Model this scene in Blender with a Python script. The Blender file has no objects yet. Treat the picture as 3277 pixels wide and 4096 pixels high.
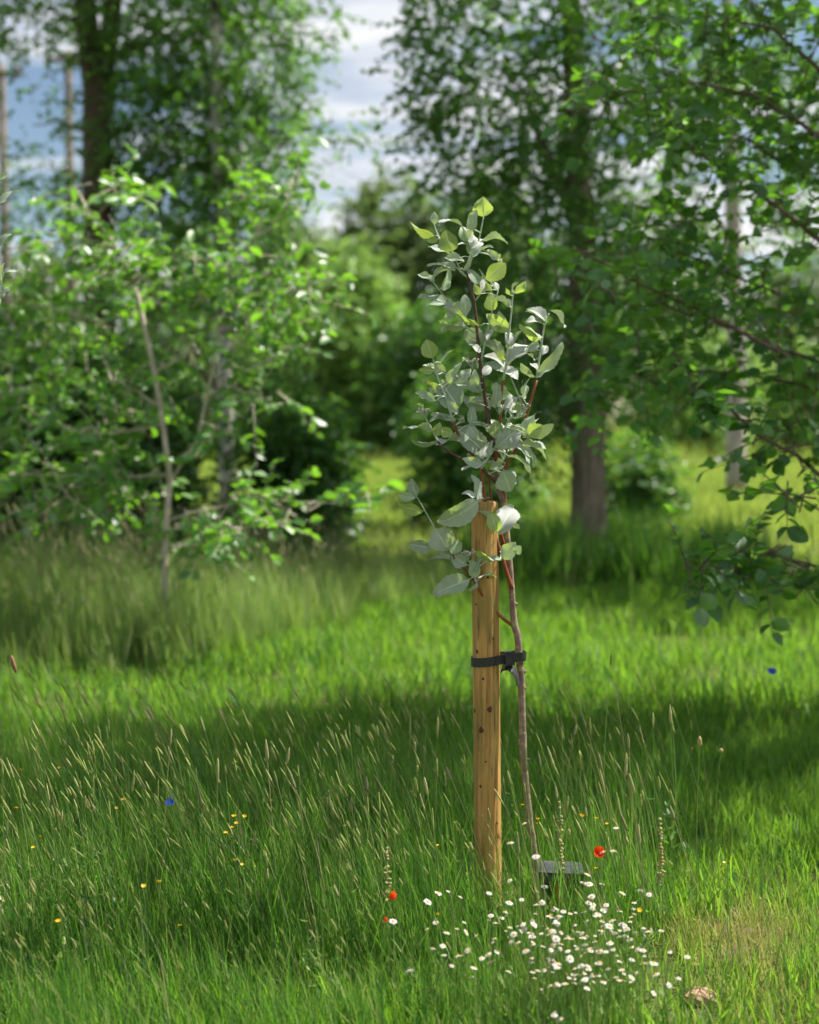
import bpy, math, random
import numpy as np
from mathutils import Vector, Matrix

# ------------------------------------------------------------------ camera, sky, sun
sc = bpy.context.scene
COL = sc.collection
LENS, SENS, H = 50.0, 36.0, 1.435
PITCH = math.radians(4.0)
FOCUS = 3.86
cd = bpy.data.cameras.new('camera'); cam = bpy.data.objects.new('camera', cd); COL.objects.link(cam)
cd.sensor_fit = 'VERTICAL'; cd.sensor_height = SENS; cd.sensor_width = SENS * 0.8; cd.lens = LENS
cd.clip_start = 0.05; cd.clip_end = 3000
cam.location = (0, 0, H); cam.rotation_euler = (math.pi / 2 - PITCH, 0, 0)
cd.dof.use_dof = True; cd.dof.focus_distance = FOCUS; cd.dof.aperture_fstop = 1.9
sc.camera = cam

SUN_AZ = math.radians(70)      # from +Y towards +X
SUN_EL = math.radians(57)
w = bpy.data.worlds.new('World'); sc.world = w; w.use_nodes = True
nt = w.node_tree; nt.nodes.clear()
def N(nt, t, **k):
    n = nt.nodes.new(t)
    for a, b in k.items(): setattr(n, a, b)
    return n
out = N(nt, 'ShaderNodeOutputWorld'); bg = N(nt, 'ShaderNodeBackground')
sky = N(nt, 'ShaderNodeTexSky', sky_type='NISHITA', sun_disc=False, sun_elevation=SUN_EL, sun_rotation=SUN_AZ)
sky.air_density = 1.0; sky.dust_density = 0.6; sky.ozone_density = 1.4
bg.inputs['Strength'].default_value = 0.056
tc = N(nt, 'ShaderNodeTexCoord'); sp = N(nt, 'ShaderNodeSeparateXYZ')
nt.links.new(tc.outputs['Generated'], sp.inputs[0])
ad = N(nt, 'ShaderNodeMath', operation='ADD'); ad.inputs[1].default_value = 0.12
mx = N(nt, 'ShaderNodeMath', operation='MAXIMUM'); mx.inputs[1].default_value = 0.02
nt.links.new(sp.outputs['Z'], ad.inputs[0]); nt.links.new(ad.outputs[0], mx.inputs[0])
dx = N(nt, 'ShaderNodeMath', operation='DIVIDE'); dy = N(nt, 'ShaderNodeMath', operation='DIVIDE')
nt.links.new(sp.outputs['X'], dx.inputs[0]); nt.links.new(mx.outputs[0], dx.inputs[1])
nt.links.new(sp.outputs['Y'], dy.inputs[0]); nt.links.new(mx.outputs[0], dy.inputs[1])
cb = N(nt, 'ShaderNodeCombineXYZ'); nt.links.new(dx.outputs[0], cb.inputs[0]); nt.links.new(dy.outputs[0], cb.inputs[1])
cn = N(nt, 'ShaderNodeTexNoise'); cn.inputs['Scale'].default_value = 1.15; cn.inputs['Detail'].default_value = 7
cn.inputs['Roughness'].default_value = 0.56; cn.inputs['Distortion'].default_value = 0.25
mp = N(nt, 'ShaderNodeMapping'); mp.inputs['Location'].default_value = (2.05, 0.9, 0); mp.inputs['Scale'].default_value = (0.8, 1.5, 1)
nt.links.new(cb.outputs[0], mp.inputs[0]); nt.links.new(mp.outputs[0], cn.inputs['Vector'])
cr = N(nt, 'ShaderNodeValToRGB'); cr.color_ramp.elements[0].position = 0.43; cr.color_ramp.elements[1].position = 0.57
nt.links.new(cn.outputs['Fac'], cr.inputs[0])
mix = N(nt, 'ShaderNodeMix', data_type='RGBA')
nt.links.new(cr.outputs[0], mix.inputs[0]); nt.links.new(sky.outputs[0], mix.inputs[6])
mix.inputs[7].default_value = (8.6, 8.7, 9.0, 1)
nt.links.new(mix.outputs[2], bg.inputs[0]); nt.links.new(bg.outputs[0], out.inputs[0])

sl = bpy.data.lights.new('sun', 'SUN'); so = bpy.data.objects.new('sun', sl); COL.objects.link(so)
sl.energy = 5.0; sl.angle = math.radians(0.53); sl.color = (1.0, 0.95, 0.86)
S = Vector((math.cos(SUN_EL) * math.sin(SUN_AZ), math.cos(SUN_EL) * math.cos(SUN_AZ), math.sin(SUN_EL)))
so.rotation_euler = S.to_track_quat('Z', 'Y').to_euler(); so.location = S * 50
vs = sc.view_settings; vs.view_transform = 'Standard'; vs.look = 'None'; vs.exposure = 1.05; vs.gamma = 1.0
vs.use_curve_mapping = False
sc.cycles.max_bounces = 4; sc.cycles.transmission_bounces = 3; sc.cycles.diffuse_bounces = 3; sc.cycles.glossy_bounces = 1; sc.cycles.transparent_max_bounces = 4
sc.cycles.use_adaptive_sampling = True; sc.cycles.adaptive_threshold = 0.06
sc.cycles.sample_clamp_indirect = 6
sc.render.film_transparent = False

# ------------------------------------------------------------------ helpers
K = SENS / LENS / 4096.0
CP, SP = math.cos(PITCH), math.sin(PITCH)
def ray(px, py):
    u = (px - 1638.5) * K; v = (2048 - py) * K
    return Vector((u, CP + v * SP, -SP + v * CP))
def at(px, py, Y):
    d = ray(px, py); t = Y / d.y
    return Vector((d.x * t, Y, H + d.z * t))
def ground(px, py, z=0.0):
    d = ray(px, py); t = (z - H) / d.z
    return Vector((d.x * t, d.y * t, z))
def gz(x, y):
    return 0.02 * math.sin(x * 1.7 + 0.6 * y) * math.cos(y * 1.1 - 0.5 * x) * min(1.0, max(0.0, (y - 2.0) / 3.0))
rng = random.Random(7)

class MB:
    def __init__(s): s.v = []; s.f = []; s.m = []; s.sm = []
    def tube(s, pts, rad, n=8, mat=0, cap=True, wob=0.0, r=None):
        pts = [Vector(p) for p in pts]; base = len(s.v); k = len(pts)
        up = Vector((0.31, 0.17, 0.93)); prev = None
        for i, p in enumerate(pts):
            t = (pts[min(i + 1, k - 1)] - pts[max(i - 1, 0)]).normalized()
            if prev is None:
                a = t.cross(up)
                if a.length < 1e-3: a = t.cross(Vector((1, 0, 0)))
            else:
                a = prev - t * prev.dot(t)
            a.normalize(); prev = a; b = t.cross(a)
            for j in range(n):
                th = 2 * math.pi * j / n; rr = rad[i]
                if wob and r: rr *= 1 + r.uniform(-wob, wob)
                s.v.append(p + (a * math.cos(th) + b * math.sin(th)) * rr)
        for i in range(k - 1):
            for j in range(n):
                q = base + i * n
                s.f.append((q + j, q + (j + 1) % n, q + n + (j + 1) % n, q + n + j)); s.m.append(mat); s.sm.append(True)
        if cap:
            s.f.append(tuple(base + (k - 1) * n + j for j in range(n))); s.m.append(mat); s.sm.append(False)
            s.f.append(tuple(base + n - 1 - j for j in range(n))); s.m.append(mat); s.sm.append(False)
    def face(s, vs, mat=0, sm=True):
        b = len(s.v); s.v += [Vector(x) for x in vs]; s.f.append(tuple(range(b, b + len(vs)))); s.m.append(mat); s.sm.append(sm)
    def grid(s, rows, mat=0, sm=True):
        b = len(s.v); nr, nc = len(rows), len(rows[0])
        for r_ in rows: s.v += [Vector(p) for p in r_]
        for i in range(nr - 1):
            for j in range(nc - 1):
                q = b + i * nc + j
                s.f.append((q, q + 1, q + nc + 1, q + nc)); s.m.append(mat); s.sm.append(sm)
    def box(s, c, hx, hy, hz, mat=0, rot=None):
        b = len(s.v); c = Vector(c)
        for dx_ in (-1, 1):
            for dy_ in (-1, 1):
                for dz_ in (-1, 1):
                    q = Vector((dx_ * hx, dy_ * hy, dz_ * hz))
                    if rot is not None: q = rot @ q
                    s.v.append(c + q)
        for f in ((0, 1, 3, 2), (4, 6, 7, 5), (0, 4, 5, 1), (2, 3, 7, 6), (0, 2, 6, 4), (1, 5, 7, 3)):
            s.f.append(tuple(b + i for i in f)); s.m.append(mat); s.sm.append(False)
    def mesh(s, name, mats, origin=None):
        o = Vector(origin) if origin is not None else Vector((0, 0, 0))
        me = bpy.data.meshes.new(name)
        me.from_pydata([tuple(p - o) for p in s.v], [], s.f)
        for m in (mats if isinstance(mats, (list, tuple)) else [mats]): me.materials.append(m)
        me.polygons.foreach_set('material_index', s.m); me.polygons.foreach_set('use_smooth', s.sm)
        me.update(); return me
    def build(s, name, mats, parent=None, origin=None):
        me = s.mesh(name, mats, origin)
        return link(name, me, parent, origin)
def link(name, data, parent=None, loc=None):
    o = bpy.data.objects.new(name, data); COL.objects.link(o)
    if loc is not None: o.location = loc
    if parent is not None:
        o.parent = parent
        o.location = Vector(loc if loc is not None else (0, 0, 0)) - Vector(parent.location)
    return o
def empty(name, loc, label=None, cat=None, group=None):
    o = bpy.data.objects.new(name, None); COL.objects.link(o); o.location = loc; o.empty_display_size = 0.05
    return tag(o, label, cat, group)
def tag(o, label=None, cat=None, group=None, kind=None):
    if label: o['label'] = label
    if cat: o['category'] = cat
    if group: o['group'] = group
    if kind: o['kind'] = kind
    return o
def np_mesh(name, V, F, mats, smooth=True, midx=None):
    me = bpy.data.meshes.new(name); V = np.asarray(V, np.float32); F = np.asarray(F, np.int32)
    nf, k = F.shape
    me.vertices.add(len(V)); me.vertices.foreach_set('co', V.ravel())
    me.loops.add(nf * k); me.loops.foreach_set('vertex_index', F.ravel())
    me.polygons.add(nf); me.polygons.foreach_set('loop_start', np.arange(0, nf * k, k, dtype=np.int32))
    me.polygons.foreach_set('use_smooth', np.full(nf, smooth))
    for m in mats: me.materials.append(m)
    if midx is not None: me.polygons.foreach_set('material_index', np.asarray(midx, np.int32))
    me.update(calc_edges=True); return me

# ------------------------------------------------------------------ materials
def newmat(name):
    m = bpy.data.materials.new(name); m.use_nodes = True; m.node_tree.nodes.clear()
    return m, m.node_tree
def ramp(nt, fac, stops):
    r = N(nt, 'ShaderNodeValToRGB'); e = r.color_ramp.elements
    while len(e) < len(stops): e.new(0.5)
    for i, (p, c) in enumerate(stops): e[i].position = p; e[i].color = (*c, 1)
    if fac is not None: nt.links.new(fac, r.inputs[0])
    return r.outputs[0]
def mixc(nt, fac, a, b, bt='MIX'):
    m = N(nt, 'ShaderNodeMix', data_type='RGBA', blend_type=bt)
    for s, v in ((0, fac), (6, a), (7, b)):
        if hasattr(v, 'is_linked') or hasattr(v, 'links'): nt.links.new(v, m.inputs[s])
        elif s == 0: m.inputs[0].default_value = v
        else: m.inputs[s].default_value = (*v, 1)
    return m.outputs[2]
def noise(nt, scale, detail=4, rough=0.5, coord='Object', stretch=None, dist=0.0):
    t = N(nt, 'ShaderNodeTexCoord'); n = N(nt, 'ShaderNodeTexNoise')
    n.inputs['Scale'].default_value = scale; n.inputs['Detail'].default_value = detail; n.inputs['Roughness'].default_value = rough
    n.inputs['Distortion'].default_value = dist
    if stretch:
        mp = N(nt, 'ShaderNodeMapping'); mp.inputs['Scale'].default_value = stretch
        nt.links.new(t.outputs[coord], mp.inputs[0]); nt.links.new(mp.outputs[0], n.inputs['Vector'])
    else: nt.links.new(t.outputs[coord], n.inputs['Vector'])
    return n.outputs['Fac']
def leafmat(name, stops, back=None, trans=(0.2, 0.4, 0.03), tf=0.45, rough=0.45, spec=0.4, island=True, vein=0.0, noisy=0.0):
    m, nt = newmat(name)
    o = N(nt, 'ShaderNodeOutputMaterial'); p = N(nt, 'ShaderNodeBsdfPrincipled'); t = N(nt, 'ShaderNodeBsdfTranslucent'); ms = N(nt, 'ShaderNodeMixShader')
    geo = N(nt, 'ShaderNodeNewGeometry'); oi = N(nt, 'ShaderNodeObjectInfo')
    if island:
        a = N(nt, 'ShaderNodeMath', operation='ADD'); fr = N(nt, 'ShaderNodeMath', operation='FRACT')
        nt.links.new(geo.outputs['Random Per Island'], a.inputs[0]); nt.links.new(oi.outputs['Random'], a.inputs[1]); nt.links.new(a.outputs[0], fr.inputs[0])
        f = fr.outputs[0]
    else: f = oi.outputs['Random']
    c = ramp(nt, f, stops)
    tcol = N(nt, 'ShaderNodeMix', data_type='RGBA', blend_type='MULTIPLY'); tcol.inputs[0].default_value = 0.0
    if back: c = mixc(nt, geo.outputs['Backfacing'], c, back)
    if noisy:
        nf = noise(nt, 60, 3, 0.6)
        g = ramp(nt, nf, [(0.3, (1 - noisy,) * 3), (0.7, (1 + noisy,) * 3)])
        c = mixc(nt, 1.0, c, g, 'MULTIPLY')
    nt.links.new(c, p.inputs['Base Color'])
    p.inputs['Roughness'].default_value = rough; p.inputs['Specular IOR Level'].default_value = spec
    hs = N(nt, 'ShaderNodeHueSaturation'); hs.inputs['Color'].default_value = (*trans, 1)
    mr = N(nt, 'ShaderNodeMapRange'); mr.inputs['To Min'].default_value = 0.65; mr.inputs['To Max'].default_value = 1.3
    nt.links.new(f, mr.inputs['Value']); nt.links.new(mr.outputs[0], hs.inputs['Value'])
    nt.links.new(hs.outputs[0], t.inputs['Color'])
    ms.inputs[0].default_value = tf
    nt.links.new(p.outputs[0], ms.inputs[1]); nt.links.new(t.outputs[0], ms.inputs[2]); nt.links.new(ms.outputs[0], o.inputs[0])
    return m
def barkmat(name, a, b, scale=30, stretch=(1, 1, 0.15), bump=0.4, rough=0.85, patch=None):
    m, nt = newmat(name); o = N(nt, 'ShaderNodeOutputMaterial'); p = N(nt, 'ShaderNodeBsdfPrincipled')
    n1 = noise(nt, scale, 6, 0.65, stretch=stretch); c = ramp(nt, n1, [(0.3, a), (0.7, b)])
    if patch:
        n2 = noise(nt, patch[1], 3, 0.6, stretch=(1, 1, 2.0)); c = mixc(nt, ramp(nt, n2, [(0.52, (0, 0, 0)), (0.6, (1, 1, 1))]), c, patch[0])
    nt.links.new(c, p.inputs['Base Color']); p.inputs['Roughness'].default_value = rough; p.inputs['Specular IOR Level'].default_value = 0.25
    b_ = N(nt, 'ShaderNodeBump'); b_.inputs['Strength'].default_value = bump; b_.inputs['Distance'].default_value = 0.01
    nt.links.new(n1, b_.inputs['Height']); nt.links.new(b_.outputs[0], p.inputs['Normal']); nt.links.new(p.outputs[0], o.inputs[0])
    return m
def plain(name, col, rough=0.5, spec=0.5, nz=None, var=0.2):
    m, nt = newmat(name); o = N(nt, 'ShaderNodeOutputMaterial'); p = N(nt, 'ShaderNodeBsdfPrincipled')
    n1 = noise(nt, nz or 80, 4, 0.6)
    c = ramp(nt, n1, [(0.3, tuple(x * (1 - var) for x in col)), (0.7, tuple(min(1, x * (1 + var)) for x in col))])
    nt.links.new(c, p.inputs['Base Color']); p.inputs['Roughness'].default_value = rough; p.inputs['Specular IOR Level'].default_value = spec
    nt.links.new(p.outputs[0], o.inputs[0]); return m

M = {}
M['grass'] = leafmat('turf_grass', [(0.0, (0.026, 0.115, 0.018)), (0.5, (0.055, 0.175, 0.024)), (0.82, (0.125, 0.235, 0.036)), (1.0, (0.36, 0.33, 0.13))], trans=(0.29, 0.55, 0.036), tf=0.46, rough=0.5, spec=0.3)
M['grass_tall'] = leafmat('meadow_grass', [(0.0, (0.016, 0.075, 0.014)), (0.5, (0.04, 0.125, 0.02)), (0.78, (0.13, 0.21, 0.036)), (0.93, (0.36, 0.34, 0.14)), (1.0, (0.46, 0.41, 0.22))], trans=(0.18, 0.44, 0.03), tf=0.44, rough=0.45, spec=0.35)
M['hay'] = leafmat('hay_grass', [(0.0, (0.07, 0.16, 0.04)), (0.5, (0.12, 0.23, 0.06)), (0.75, (0.25, 0.31, 0.11)), (1.0, (0.46, 0.42, 0.23))], trans=(0.36, 0.54, 0.09), tf=0.42, rough=0.5, spec=0.3)
M['far_grass'] = leafmat('far_meadow_grass', [(0.0, (0.13, 0.24, 0.035)), (0.5, (0.21, 0.31, 0.06)), (1.0, (0.40, 0.40, 0.14))], trans=(0.44, 0.60, 0.08), tf=0.42, rough=0.6, spec=0.15)
M['thatch'] = leafmat('dry_cut_grass', [(0.0, (0.20, 0.24, 0.06)), (0.4, (0.40, 0.36, 0.14)), (1.0, (0.16, 0.27, 0.035))], trans=(0.42, 0.46, 0.09), tf=0.4, rough=0.6, spec=0.2)
M['seed'] = leafmat('grass_seed_head', [(0.0, (0.24, 0.32, 0.08)), (0.6, (0.34, 0.38, 0.13)), (1.0, (0.44, 0.38, 0.22))], trans=(0.42, 0.50, 0.12), tf=0.35, rough=0.7, spec=0.1, noisy=0.35)
M['seed_brown'] = leafmat('hay_seed_head', [(0.0, (0.26, 0.29, 0.13)), (1.0, (0.44, 0.38, 0.25))], trans=(0.42, 0.42, 0.2), tf=0.35, rough=0.7, spec=0.1)
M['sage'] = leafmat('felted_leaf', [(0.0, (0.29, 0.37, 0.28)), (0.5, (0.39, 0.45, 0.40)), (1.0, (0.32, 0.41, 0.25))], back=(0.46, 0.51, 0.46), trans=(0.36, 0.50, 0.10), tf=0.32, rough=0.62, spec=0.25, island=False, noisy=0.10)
M['sage_backlit'] = leafmat('backlit_felted_leaf', [(0.0, (0.28, 0.39, 0.17)), (1.0, (0.36, 0.45, 0.20))], back=(0.40, 0.48, 0.34), trans=(0.40, 0.54, 0.07), tf=0.38, rough=0.6, spec=0.2, island=False, noisy=0.10)  # same leaf seen backlit: yellow-green of light shining through put into the colour
M['sage_sunlit'] = leafmat('sunlit_felted_leaf', [(0.0, (0.38, 0.41, 0.37)), (1.0, (0.47, 0.49, 0.45))], back=(0.40, 0.46, 0.41), trans=(0.30, 0.42, 0.12), tf=0.25, rough=0.65, spec=0.2, island=False, noisy=0.10)  # same leaf in direct sun: its whitened look put into the colour
M['midrib'] = plain('pale_midrib', (0.50, 0.56, 0.42), 0.7, 0.2)
M['sage_stalk'] = plain('felted_stalk', (0.34, 0.42, 0.30), 0.7, 0.2)
M['twig_red'] = barkmat('red_brown_twig', (0.16, 0.045, 0.018), (0.30, 0.10, 0.04), 60, (1, 1, 0.4), 0.15, 0.45)
M['twig_dark'] = barkmat('dark_twig', (0.06, 0.035, 0.03), (0.14, 0.08, 0.06), 60, (1, 1, 0.4), 0.15, 0.55)
M['sap_bark'] = barkmat('sapling_bark', (0.14, 0.085, 0.065), (0.30, 0.205, 0.165), 45, (1, 1, 0.5), 0.35, 0.7, patch=((0.30, 0.27, 0.13), 30))
M['bark'] = barkmat('grey_brown_bark', (0.10, 0.08, 0.06), (0.30, 0.24, 0.18), 9, (2.2, 2.2, 0.3), 0.9)
M['bark_dark'] = barkmat('dark_bark', (0.045, 0.035, 0.02), (0.13, 0.10, 0.065), 9, (2.2, 2.2, 0.3), 0.9)
M['birch'] = barkmat('pale_bark', (0.30, 0.27, 0.25), (0.55, 0.52, 0.50), 5, (1, 1, 0.6), 0.5, patch=((0.07, 0.055, 0.045), 6))
M['birch_grey'] = barkmat('pale_grey_bark', (0.26, 0.23, 0.20), (0.50, 0.45, 0.40), 6, (1.5, 1.5, 0.4), 0.5)
M['branch'] = barkmat('branch_bark', (0.07, 0.05, 0.035), (0.19, 0.14, 0.10), 25, (1, 1, 0.5), 0.4)
M['branch_pale'] = barkmat('pale_branch_bark', (0.42, 0.35, 0.28), (0.64, 0.56, 0.47), 25, (1, 1, 0.5), 0.4)  # sunlight on the young tree's stems is put into this pale tone
M['leaf_alder'] = leafmat('glossy_green_leaf', [(0.0, (0.022, 0.085, 0.018)), (0.6, (0.042, 0.135, 0.026)), (1.0, (0.085, 0.19, 0.03))], back=(0.15, 0.25, 0.12), trans=(0.22, 0.54, 0.025), tf=0.38, rough=0.42, spec=0.6)
M['leaf_alder_1'] = leafmat('glossy_green_single_leaf', [(0.0, (0.022, 0.085, 0.018)), (0.6, (0.042, 0.135, 0.026)), (1.0, (0.085, 0.19, 0.03))], back=(0.15, 0.25, 0.12), trans=(0.22, 0.54, 0.025), tf=0.38, rough=0.42, spec=0.6, island=False)
M['leaf_poplar'] = leafmat('bright_glossy_leaf', [(0.0, (0.032, 0.12, 0.018)), (0.6, (0.065, 0.19, 0.03)), (1.0, (0.13, 0.26, 0.04))], back=(0.17, 0.28, 0.13), trans=(0.26, 0.60, 0.025), tf=0.38, rough=0.42, spec=0.9)
M['leaf_poplar_1'] = leafmat('bright_glossy_single_leaf', [(0.0, (0.032, 0.12, 0.018)), (0.6, (0.065, 0.19, 0.03)), (1.0, (0.13, 0.26, 0.04))], back=(0.17, 0.28, 0.13), trans=(0.26, 0.60, 0.025), tf=0.38, rough=0.42, spec=0.9, island=False)
M['leaf_dark'] = leafmat('dark_tree_leaf', [(0.0, (0.020, 0.075, 0.016)), (0.6, (0.040, 0.115, 0.022)), (1.0, (0.08, 0.17, 0.03))], back=(0.09, 0.16, 0.08), trans=(0.19, 0.44, 0.03), tf=0.36, rough=0.4, spec=0.4)
M['leaf_far'] = leafmat('far_tree_leaf', [(0.0, (0.07, 0.125, 0.04)), (0.6, (0.11, 0.175, 0.055)), (1.0, (0.16, 0.22, 0.07))], trans=(0.22, 0.36, 0.07), tf=0.35, rough=0.55, spec=0.25)  # distance haze painted in as lighter leaf colours
M['leaf_willow'] = leafmat('pale_willow_leaf', [(0.0, (0.13, 0.24, 0.06)), (0.6, (0.20, 0.33, 0.09)), (1.0, (0.28, 0.40, 0.12))], trans=(0.34, 0.56, 0.09), tf=0.38, rough=0.5, spec=0.3)
M['petal'] = leafmat('daisy_petal', [(0.0, (0.56, 0.54, 0.55)), (1.0, (0.70, 0.68, 0.69))], trans=(0.6, 0.57, 0.56), tf=0.3, rough=0.6, spec=0.2)
M['disc'] = plain('daisy_disc', (0.75, 0.42, 0.02), 0.7, 0.2, 300)
M['poppy'] = leafmat('poppy_petal', [(0.0, (0.70, 0.05, 0.008)), (1.0, (0.80, 0.08, 0.012))], trans=(0.9, 0.10, 0.01), tf=0.45, rough=0.5, spec=0.2)
M['yellow'] = leafmat('yellow_petal', [(0.0, (0.75, 0.40, 0.01)), (1.0, (0.80, 0.55, 0.02))], trans=(0.8, 0.5, 0.01), tf=0.3, rough=0.4, spec=0.3)
M['blue'] = leafmat('blue_petal', [(0.0, (0.03, 0.06, 0.55)), (1.0, (0.05, 0.10, 0.65))], trans=(0.05, 0.1, 0.6), tf=0.3, rough=0.6, spec=0.2)
M['stalk'] = leafmat('green_stalk', [(0.0, (0.12, 0.24, 0.04)), (1.0, (0.24, 0.34, 0.09))], trans=(0.3, 0.5, 0.07), tf=0.2, rough=0.55, spec=0.3)
M['straw'] = leafmat('straw_stalk', [(0.0, (0.34, 0.34, 0.13)), (1.0, (0.48, 0.42, 0.22))], trans=(0.5, 0.48, 0.2), tf=0.25, rough=0.6, spec=0.2)
M['stalk_red'] = plain('reddish_stalk', (0.22, 0.11, 0.06), 0.6, 0.3)
M['bract'] = leafmat('pale_bract', [(0.0, (0.34, 0.38, 0.14)), (0.6, (0.42, 0.40, 0.17)), (1.0, (0.44, 0.26, 0.14))], trans=(0.45, 0.42, 0.15), tf=0.3, rough=0.6, spec=0.2)
M['rubber'] = plain('black_rubber', (0.022, 0.022, 0.024), 0.42, 0.5, 120, 0.3)
M['plaque'] = plain('black_metal', (0.035, 0.037, 0.042), 0.5, 0.9, 60, 0.25)
M['clod'] = barkmat('dry_clay', (0.28, 0.17, 0.11), (0.48, 0.32, 0.22), 22, (1, 1, 1), 0.8, 0.95)
M['pole'] = barkmat('weathered_pole', (0.10, 0.08, 0.06), (0.22, 0.18, 0.14), 6, (2, 2, 0.2), 0.4)

def woodmat():
    m, nt = newmat('treated_pine'); o = N(nt, 'ShaderNodeOutputMaterial'); p = N(nt, 'ShaderNodeBsdfPrincipled')
    g = noise(nt, 34, 6, 0.6, stretch=(2.2, 2.2, 0.11), dist=0.6)
    c = ramp(nt, g, [(0.28, (0.23, 0.115, 0.03)), (0.5, (0.47, 0.265, 0.075)), (0.70, (0.62, 0.385, 0.135))])
    blot = noise(nt, 7, 4, 0.6, stretch=(1.6, 1.6, 0.55))
    c = mixc(nt, ramp(nt, blot, [(0.47, (0, 0, 0)), (0.62, (0.7, 0.7, 0.7))]), c, (0.22, 0.165, 0.045))
    streak = noise(nt, 26, 4, 0.7, stretch=(3.2, 3.2, 0.22))
    c = mixc(nt, ramp(nt, streak, [(0.57, (0, 0, 0)), (0.66, (0.8, 0.8, 0.8))]), c, (0.075, 0.05, 0.025))
    nt.links.new(c, p.inputs['Base Color']); p.inputs['Roughness'].default_value = 0.62; p.inputs['Specular IOR Level'].default_value = 0.3
    b_ = N(nt, 'ShaderNodeBump'); b_.inputs['Strength'].default_value = 0.35; b_.inputs['Distance'].default_value = 0.002
    nt.links.new(g, b_.inputs['Height']); nt.links.new(b_.outputs[0], p.inputs['Normal']); nt.links.new(p.outputs[0], o.inputs[0])
    return m
M['wood'] = woodmat()
M['knot'] = plain('dark_knot', (0.07, 0.035, 0.015), 0.6, 0.3, 200, 0.4)
M['crack'] = plain('crack_dark', (0.05, 0.028, 0.014), 0.8, 0.1, 100, 0.3)
def groundmat():
    m, nt = newmat('meadow_soil'); o = N(nt, 'ShaderNodeOutputMaterial'); p = N(nt, 'ShaderNodeBsdfPrincipled')
    a = noise(nt, 1.3, 6, 0.65); b = noise(nt, 26, 5, 0.7)
    c = ramp(nt, a, [(0.35, (0.05, 0.075, 0.018)), (0.55, (0.085, 0.105, 0.03)), (0.72, (0.12, 0.115, 0.045))])
    c = mixc(nt, ramp(nt, b, [(0.52, (0, 0, 0)), (0.66, (0.75, 0.75, 0.75))]), c, (0.13, 0.085, 0.045))
    nt.links.new(c, p.inputs['Base Color']); p.inputs['Roughness'].default_value = 0.95; p.inputs['Specular IOR Level'].default_value = 0.1
    b_ = N(nt, 'ShaderNodeBump'); b_.inputs['Strength'].default_value = 0.7; b_.inputs['Distance'].default_value = 0.02
    nt.links.new(b, b_.inputs['Height']); nt.links.new(b_.outputs[0], p.inputs['Normal']); nt.links.new(p.outputs[0], o.inputs[0])
    return m
M['ground'] = groundmat()
M['soil'] = barkmat('bare_soil', (0.07, 0.045, 0.028), (0.17, 0.115, 0.075), 30, (1, 1, 1), 0.9, 0.95)

# ------------------------------------------------------------------ ground
xs = np.concatenate([np.linspace(-600, -12, 24, endpoint=False), np.linspace(-12, 12, 97), np.linspace(12, 600, 25)[1:]])
ys = np.concatenate([np.linspace(-60, 0, 8, endpoint=False), np.linspace(0, 20, 81), np.linspace(20, 900, 40)[1:]])
V = [(x, y, gz(x, y)) for y in ys for x in xs]; nx = len(xs)
F = [(j * nx + i, j * nx + i + 1, (j + 1) * nx + i + 1, (j + 1) * nx + i) for j in range(len(ys) - 1) for i in range(nx - 1)]
tag(link('ground', np_mesh('ground', V, F, [M['ground']])), kind='structure')
sc_ = ground(3060, 3790)
mb = MB(); cen = Vector((sc_.x, sc_.y, 0))
rows = []
for q in range(6):
    f = q / 5; row = []
    for a in range(29):
        th = 2 * math.pi * a / 28; rr = f * (1 + 0.22 * math.sin(3 * th + 1) + 0.13 * math.sin(7 * th))
        x = cen.x + 0.19 * rr * math.cos(th); y = cen.y + 0.15 * rr * math.sin(th)
        row.append((x, y, gz(x, y) + 0.004 + 0.016 * (1 - f * f) * (0.6 + 0.4 * math.sin(9 * x + 31 * y))))
    rows.append(row)
mb.grid(rows)
tag(mb.build('bare_soil', M['soil']), kind='structure')

# ------------------------------------------------------------------ grass (instanced tufts of real blades)
def blade(mb, base, h, wd, az, lean, curve, mat=0, seg=4, twist=0.0):
    d = Vector((math.cos(az), math.sin(az), 0)); wv = Vector((-math.sin(az + twist), math.cos(az + twist), 0))
    b = len(mb.v); p = Vector(base); ang = lean
    for i in range(seg + 1):
        f = i / seg; ww = wd * (1 - f ** 1.6) * 0.5
        if i == seg: mb.v.append(p.copy())
        else: mb.v.append(p - wv * ww); mb.v.append(p + wv * ww)
        p = p + (d * math.sin(ang) + Vector((0, 0, 1)) * math.cos(ang)) * (h / seg); ang += curve / seg
    for i in range(seg):
        q = b + 2 * i
        if i == seg - 1: mb.f.append((q, q + 1, q + 2))
        else: mb.f.append((q, q + 1, q + 3, q + 2))
        mb.m.append(mat); mb.sm.append(True)
def seed_stalk(mb, base, h, az, lean, curve, hl, hr, rs=0.0008, ms=0, mh=1, n=5, seg=6, loose=False, r=None):
    d = Vector((math.cos(az), math.sin(az), 0)); pts = []; p = Vector(base); ang = lean
    tot = h + hl
    k = seg
    for i in range(k + 1):
        pts.append(p.copy()); p = p + (d * math.sin(ang) + Vector((0, 0, 1)) * math.cos(ang)) * (tot / k); ang += curve / k
    def pos(s_):
        u = s_ / tot * k; i = min(k - 1, int(u)); return pts[i].lerp(pts[i + 1], u - i)
    mb.tube([pos(h * i / 4) for i in range(5)], [rs * (1.25 - 0.12 * i) for i in range(5)], 3, ms, cap=False)
    m = 5; prof = [0.25, 0.9, 1.0, 0.85, 0.2]
    hp = [pos(h - 0.002 + hl * i / (m - 1) * 0.999) for i in range(m)]
    mb.tube(hp, [hr * q for q in prof], n, mh, cap=True, wob=0.18, r=r or rng)
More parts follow.
